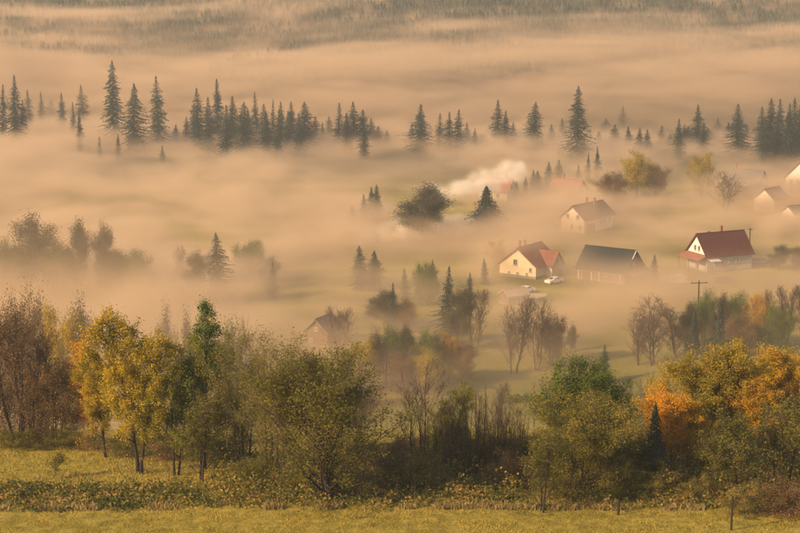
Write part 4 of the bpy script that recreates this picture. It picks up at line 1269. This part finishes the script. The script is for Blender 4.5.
# the barn with the slate roof
o, r = house('barn', 610, 279, -34, 11.8, 9.2, 2.7, 4.1, 'wall_wood', 'roof_slate', 'brown wooden barn with a big dark slate roof and pale posts', 'barn', over=0.6,
             wins=[('S', -3.6, 1.3, 2.4, 2.3, 'door_brown'), ('S', 1.4, 1.6, 0.9, 0.9), ('S', 3.4, 1.6, 0.9, 0.9), ('E', 0, 3.9, 0.9, 1.0), ('E', -2.6, 1.5, 0.9, 1.0)], plinth=True)
for i, u in enumerate((-5.6, -2.2, -0.4, 4.9)):
    p = MB(); p.box((u, -4.72, 1.25), (0.22, 0.12, 2.6)); p.build('post', M['frame'], o)
p = MB(); p.box((6.56, -1.1, 5.45), (0.1, 0.16, 3.2)); 
p = MB(); p.slab([(5.95, 4.6, 3.0), (5.95, -4.6, 3.0), (8.6, -4.6, 2.0), (8.6, 4.6, 2.0)], 0.14); 
q = p.build('lean_to_roof', M['roof_red'], o)
for yy in (-4.3, 0, 4.3):
    p = MB(); p.box((8.3, yy, 0.9), (0.16, 0.16, 2.2)); p.build('post', M['woodpost'], o)
p = MB(); p.slab([(6.44, -0.25, 7.05), (6.44, -2.1, 5.35), (6.6, -2.1, 5.38), (6.6, -0.25, 7.08)], 0.05); p.build('bargeboard', M['frame'], r)

# the red roofed cottage with a cross wing
o, r = house('cottage', 529, 274, 55, 10.2, 9.6, 2.8, 3.7, 'wall_cream', 'roof_red', 'cream cottage with an orange red roof and a small cross gable', over=0.5,
             wins=[('W', 0.6, 3.4, 1.1, 1.4), ('W', -2.4, 1.0, 0.6, 0.6), ('W', 0.0, 0.9, 0.6, 0.6), ('W', 2.3, 0.9, 0.6, 0.6), ('W', -3.4, 2.0, 0.8, 1.0), ('N', 0, 1.6, 1.0, 1.2)],
             chims=[(-3.2, 0.7), (-0.6, 0.9)])
wg = gable_body(7.2, 4.8, 2.79, 2.5)
w = wg.build('wing', M['wall_cream'], o); w.location = (1.6, -2.9, 0); w.rotation_euler = (0, 0, -math.pi / 2)
wr = roof_on(w, 7.2, 4.8, 2.79, 2.5, 0.45, 'roof_red', name='wing_roof')
window(w, (3.65, 0, 3.3), math.pi / 2, 0.8, 1.2)
window(w, (3.65, 1.2, 1.3), math.pi / 2, 0.8, 1.0)

# the long white house with the brown roof and garage
house('white_house', 587, 231, 50, 13.6, 7.2, 4.2, 3.0, 'wall_white', 'roof_brown', 'long white house with a brown roof and brown garage doors', over=0.6,
      wins=[('W', 1.6, 4.6, 1.1, 1.2), ('W', -1.6, 4.6, 1.1, 1.2), ('W', 0.2, 1.9, 0.8, 1.3), ('W', -2.3, 1.9, 0.9, 1.2), ('S', -4.0, 1.4, 4.6, 2.7, 'door_brown'), ('S', 1.0, 2.8, 0.9, 1.2), ('S', 2.6, 2.8, 0.9, 1.2), ('S', 5.2, 2.8, 0.9, 1.2)],
      chims=[(0.4, 0.6), (2.0, -0.8)])
# houses further back, mostly lost in fog
house('salmon_roof_house', 568, 203, -38, 9.5, 7.5, 3.2, 3.6, 'wall_white', 'roof_red', 'house with a salmon red roof and white gable above the long white house', over=0.5,
      wins=[('E', 0, 4.4, 1.0, 1.2), ('E', 1.8, 1.8, 1.0, 1.2), ('S', -2, 1.8, 1.0, 1.2), ('S', 1.5, 1.8, 1.0, 1.2)], chims=[(-2, 0.5)])
house('red_roof_house', 498, 200, -28, 9.0, 7.0, 3.0, 3.3, 'wall_white', 'roof_red', 'red roofed house half hidden below the bright chimney smoke', over=0.5,
      wins=[('E', 0, 4.0, 1.0, 1.2), ('S', -2, 1.7, 1.0, 1.2), ('S', 1.5, 1.7, 1.0, 1.2)], chims=[(2.4, 0.4)])
house('dark_roof_house', 748, 190, -32, 9.5, 7.0, 2.6, 3.4, 'wall_white', 'roof_grey', 'small white gabled house with a long grey roof behind the farmhouse', over=0.4,
      wins=[('E', 0, 3.9, 1.0, 1.2), ('S', -2, 1.5, 1.0, 1.1)], chims=[(-4.2, 0.3)])
house('white_gable_house', 771, 213, 48, 8.0, 6.5, 4.2, 2.8, 'wall_white', 'roof_grey', 'plain white gable wall showing through bright fog above the farmhouse', over=0.3,
      wins=[('S', -1.5, 2.2, 1.0, 1.2), ('S', 1.5, 2.2, 1.0, 1.2)])
house('white_shed', 796, 222, 30, 6.0, 5.0, 2.6, 1.8, 'wall_white', 'roof_grey', 'low white outbuilding in the fog at the right edge', 'shed', over=0.3,
      wins=[('S', 0, 1.3, 1.0, 2.0, 'door_brown'), ('W', 0, 1.5, 0.9, 0.9)])
house('tall_house', 806, 195, 62, 13.0, 9.5, 6.2, 5.0, 'wall_white', 'roof_red', 'tall white house with a steep red roof cut off by the right edge', over=0.6,
      wins=[('W', 3.0, 3.6, 1.1, 3.4), ('W', 1.0, 3.6, 1.1, 3.4), ('W', -1.5, 3.6, 1.1, 3.4), ('N', 0, 3.6, 1.1, 1.6)], chims=[(1, 0.6)])
house('grey_roof_house', 324, 345, 62, 5.5, 4.8, 2.9, 2.3, 'wall_wood', 'roof_grey', 'little grey gabled roof peeping above the big round tree', over=0.4,
      wins=[('W', 0, 3.4, 0.7, 0.7), ('W', 1.2, 1.2, 0.7, 0.8)])
house('pale_roof_shed', 514, 304, 30, 5.0, 3.6, 1.9, 1.1, 'wall_wood', 'roof_pale', 'low shed with a pale brown roof below the red cottage', 'shed', over=0.3,
      wins=[('S', 0, 1.0, 1.0, 1.7, 'door_brown')])

# ------------------------------------------------------------------ cars
def car_meshes():
    """one car about 4.3 m long: body, four wheels, windows, lights"""
    L, W = 4.3, 1.75
    prof = [(-2.15, 0.35), (-2.15, 0.75), (-2.05, 0.92), (-1.25, 1.02), (-0.55, 1.45), (0.75, 1.5), (1.6, 1.12), (2.1, 1.0), (2.15, 0.6), (2.1, 0.32)]
    b = MB()
    n = len(prof)
    v = []
    for s, f in ((-1, 1.0), (-0.8, 1.0), (0.8, 1.0), (1, 1.0)):
        for (x, z) in prof:
            w = W / 2 * s
            if z > 1.05: w *= 0.84
            zz = z - (0.05 if abs(s) == 1 and z > 0.9 else 0)
            v.append((x * (0.985 if abs(s) == 1 else 1), w, zz))
    f = []
    for k in range(3):
        for i in range(n):
            j = (i + 1) % n
            f.append((k * n + i, k * n + j, (k + 1) * n + j, (k + 1) * n + i))
    f.append(tuple(range(n)))
    f.append(tuple(reversed(range(3 * n, 4 * n))))
    b.add(v, f)
    body = b.mesh('body', M['car'])
    g = MB()
    g.add([(-1.2, -0.62, 1.07), (-1.2, 0.62, 1.07), (-0.62, 0.58, 1.44), (-0.62, -0.58, 1.44), (-1.16, -0.62, 1.03), (-1.16, 0.62, 1.03), (-0.58, 0.58, 1.40), (-0.58, -0.58, 1.40)],
          [(0, 3, 2, 1), (4, 5, 6, 7), (0, 1, 5, 4), (1, 2, 6, 5), (2, 3, 7, 6), (3, 0, 4, 7)])
    ws = g.mesh('windscreen', M['glass'])
    g = MB()
    for s in (-1, 1):
        g.box((0.2, s * 0.765, 1.24), (1.35, 0.03, 0.26))
    sw = g.mesh('side_windows', M['glass'])
    w = MB()
    w.tube([(0, -0.1, 0), (0, 0.1, 0)], [0.31, 0.31], 16)
    wheel = w.mesh('wheel', M['black'])
    rm = MB()
    rm.tube([(0, -0.11, 0), (0, 0.11, 0)], [0.19, 0.19], 10)
    rim = rm.mesh('rim', M['metal'])
    h = MB(); h.box((0, 0, 0), (0.08, 0.32, 0.14)); head = h.mesh('headlight', M['frame'])
    return body, ws, sw, wheel, rim, head
M['car'] = plain('white_car_paint', (0.78, 0.78, 0.76), 0.25, 0.02, spec=0.6)
M['car_dark'] = plain('maroon_car_paint', (0.10, 0.045, 0.04), 0.3, 0.05, spec=0.6)
CARM = car_meshes()
def car(px, py, deg, mat, label):
    x, y, z = ground_at(px, py)
    o = empty('parked_car', (x, y, z), math.radians(deg))
    tag(o, label, 'car', 'cars parked by the houses')
    body = link('body', CARM[0] if mat == 'car' else CARM[0].copy(), o)
    if mat != 'car':
        body.data.materials[0] = M[mat]
    link('windscreen', CARM[1], o); link('side_windows', CARM[2], o)
    for sx in (-1.35, 1.35):
        for sy in (-0.8, 0.8):
            w = link('wheel', CARM[3], o); w.location = (sx, sy, 0.31)
            link('rim', CARM[4], w)
    for sy in (-0.6, 0.6):
        hl = link('headlight', CARM[5], o); hl.location = (-2.13, sy, 0.78)
    return o
car(554, 284, 38, 'car', 'white car parked right below the red roofed cottage')
car(525, 293, 36, 'car', 'white car on the track further below the red roofed cottage')
car(722, 283, 12, 'car_dark', 'dark car on the grass in front of the farmhouse')

# ------------------------------------------------------------------ poles, posts, woodpile, yard
def pole(px, base, top, label, arm=0.9, y=None):
    x, y_, z = ground_at(px, base) if y is None else spot(px, y)
    h = z_of(top, y_) - z
    o = empty('utility_pole', (x, y_, z), 0.1)
    tag(o, label, 'pole')
    b = MB(); b.tube([(0, 0, -0.8), (0, 0, h)], [0.17, 0.11], 8); b.build('pole', M['pole_wood'], o, True)
    b = MB(); b.box((0, -0.12, h - 0.35), (2 * arm, 0.1, 0.12)); b.build('crossarm', M['pole_wood'], o)
    for u in (-arm * 0.85, 0, arm * 0.85):
        b = MB(); b.tube([(0, 0, 0), (0, 0, 0.12), (0, 0, 0.22)], [0.03, 0.08, 0.05], 8); k = b.build('insulator', M['insulator'], o)
        k.location = (u, -0.12 if u else 0.0, h - 0.29 if u else h)
    return o
pole(386, 402, 344, 'tall dark telegraph pole in front of the autumn wood', 0.35)
pole(697, 345, 281, 'utility pole with a wide crossarm below the farmhouse', 1.6)
pole(749, 262, 228, 'thin faint pole behind the farmhouse roof', 0.5)

def post(px, base, top, label, r=0.055):
    x, y, z = ground_at(px, base)
    h = z_of(top, y) - z
    o = empty('post', (x, y, z))
    tag(o, label, 'post')
    b = MB(); b.tube([(0, 0, -0.3), (0.01, 0, h * 0.5), (0.02, 0, h * 0.97), (0.02, 0, h)], [r, r, r * 0.95, r * 0.6], 8); b.build('shaft', M['pole_wood'], o)
    b = MB(); b.tube([(-r - 0.02, 0, h * 0.85), (r + 0.05, 0, h * 0.85)], [0.012, 0.012], 5); b.build('wire_staple', M['metal'], o)
post(618, 517, 499, 'short dark post at the edge of the near field', 0.075)
post(731, 532, 496, 'thin tall dark stake standing in the near field', 0.06)
post(668, 282, 278, 'small dark post on the edge of the pale yard', 0.15)

def woodpile():
    x, y, z = ground_at(757, 263)
    o = empty('woodpile', (x, y, z), 0.3)
    tag(o, 'pale heap of sawn logs beside the right wall of the farmhouse', 'woodpile')
    rr = random.Random(3)
    b = MB(); b.tube([(-1.3, 0, 0), (1.3, 0, 0)], [0.17, 0.16], 8)
    me = b.mesh('log', M['log'], smooth=False)
    k = 0
    for lay, n in enumerate((7, 6, 5, 3)):
        for i in range(n):
            l = link('log', me, o)
            l.location = (rr.uniform(-0.5, 0.5) + (1.4 if i % 2 else -1.4), (i - n / 2) * 0.37, 0.17 + lay * 0.3)
            l.rotation_euler = (0, 0, rr.uniform(-0.08, 0.08))
M['log'] = plain('pale_sawn_wood', (0.52, 0.44, 0.34), 0.8, 0.2, 4.0)
woodpile()

def sheet(name, corners, col, off=0.07):
    """a flat patch following the ground inside the quad of picture points"""
    P = [ground_at(*c) for c in corners]
    n = 12
    v, f = [], []
    for j in range(n + 1):
        for i in range(n + 1):
            a, b = i / n, j / n
            x = (P[0][0] * (1 - a) + P[1][0] * a) * (1 - b) + (P[3][0] * (1 - a) + P[2][0] * a) * b
            y = (P[0][1] * (1 - a) + P[1][1] * a) * (1 - b) + (P[3][1] * (1 - a) + P[2][1] * a) * b
            x += 0.5 * math.sin(y * 0.9 + i); y += 0.4 * math.sin(x * 0.8 + j)
            v.append((x, y, T(x, y) + off))
    for j in range(n):
        for i in range(n):
            q = j * (n + 1) + i
            f.append((q, q + 1, q + n + 2, q + n + 1))
    me = bpy.data.meshes.new(name)
    me.from_pydata(v, [], f)
    me.materials.append(plain(name, col, 0.9, 0.15, 0.6))
    tag(link(name, me), kind='structure')
sheet('gravel_yard', [(650, 282), (690, 284), (684, 274), (656, 274)], (0.50, 0.43, 0.33))
sheet('farm_track', [(505, 300), (540, 300), (548, 294), (520, 294)], (0.42, 0.36, 0.28))

# ------------------------------------------------------------------ chimney smoke, its own drifting puff of whiter air
def build_smoke():
    m, t, out = mat_new('smoke_air')
    pv = t.n('ShaderNodeVolumePrincipled')
    pv.inputs['Color'].default_value = (1.0, 0.96, 0.86, 1)
    pv.inputs['Density'].default_value = 1.0
    pv.inputs['Anisotropy'].default_value = -0.3
    t.l(pv.outputs[0], out.inputs['Volume'])
    m.cycles.volume_step_rate = 2.0
    pts = []
    for px, py, y, rx, rz, a in SMOKE:
        z = z_of(py, y)
        pts.append((px_to_x(px, y, z), y, z, rx, rz, a))
    lo = [min(p[0] - p[3] for p in pts) - 3, min(p[1] for p in pts) - 14, max(0.5, min(p[2] - p[4] for p in pts))]
    hi = [max(p[0] + p[3] for p in pts) + 3, max(p[1] for p in pts) + 14, max(p[2] + p[4] for p in pts)]
    ng = bpy.data.node_groups.new('chimney_smoke', 'GeometryNodeTree')
    ng.interface.new_socket('Geometry', in_out='INPUT', socket_type='NodeSocketGeometry')
    ng.interface.new_socket('Geometry', in_out='OUTPUT', socket_type='NodeSocketGeometry')
    g = NT(ng)
    go = g.n('NodeGroupOutput')
    pos = g.n('GeometryNodeInputPosition').outputs[0]
    wob = g.n('ShaderNodeTexNoise')
    g.l(pos, wob.inputs['Vector'])
    wob.inputs['Scale'].default_value = 0.16
    wob.inputs['Detail'].default_value = 4
    mad = g.n('ShaderNodeVectorMath', operation='MULTIPLY_ADD')
    g.l(wob.outputs['Color'], mad.inputs[0])
    mad.inputs[1].default_value = (13, 13, 7)
    g.l(pos, mad.inputs[2])
    sep = g.n('ShaderNodeSeparateXYZ')
    g.l(mad.outputs[0], sep.inputs[0])
    tot = None
    for x, y, z, rx, rz, a in pts:
        dx = g.math('DIVIDE', g.math('SUBTRACT', sep.outputs[0], x + 6.5), rx)
        dy = g.math('DIVIDE', g.math('SUBTRACT', sep.outputs[1], y + 6.5), 9.0)
        dz = g.math('DIVIDE', g.math('SUBTRACT', sep.outputs[2], z + 3.5), rz)
        r = g.math('SQRT', g.math('ADD', g.math('MULTIPLY', dx, dx), g.math('ADD', g.math('MULTIPLY', dy, dy), g.math('MULTIPLY', dz, dz))))
        q = g.ramp(r, 0.0, 1.0, a, 0.0)
        tot = q if tot is None else g.math('MAXIMUM', tot, q)
    nz = g.noise(pos, 0.28, 4.0, 0.6)
    d = g.math('MULTIPLY', tot, g.ramp(nz, 0.40, 0.64, 0.05, 1.6))
    vc = g.n('GeometryNodeVolumeCube')
    g.l(d, vc.inputs['Density'])
    vc.inputs['Min'].default_value = lo
    vc.inputs['Max'].default_value = hi
    for k, a, b in zip('XYZ', lo, hi): vc.inputs['Resolution ' + k].default_value = max(8, int((b - a) / 0.8))
    sm = g.n('GeometryNodeSetMaterial')
    sm.inputs['Material'].default_value = m
    g.l(vc.outputs[0], sm.inputs[0])
    g.l(sm.outputs[0], go.inputs[0])
    o = link('chimney_smoke', box_mesh('chimney_smoke', lo[0], hi[0], lo[1], hi[1], lo[2], hi[2], m))
    o.modifiers.new('smoke', 'NODES').node_group = ng
    tag(o, kind='stuff')
# (picture column, row, distance, radius across, radius up, density)
SMOKE = [(511, 171, 478, 4.5, 2.8, 0.4), (497, 177, 475, 6.5, 3.0, 0.42), (483, 183, 472, 8, 2.8, 0.36), (466, 188, 468, 10, 2.5, 0.3), (448, 192, 462, 12, 2.2, 0.24),
         (470, 222, 440, 10, 3.0, 0.12), (440, 228, 435, 13, 3.8, 0.35), (418, 232, 430, 16, 4.0, 0.5), (392, 237, 425, 16, 3.4, 0.4)]
build_smoke()
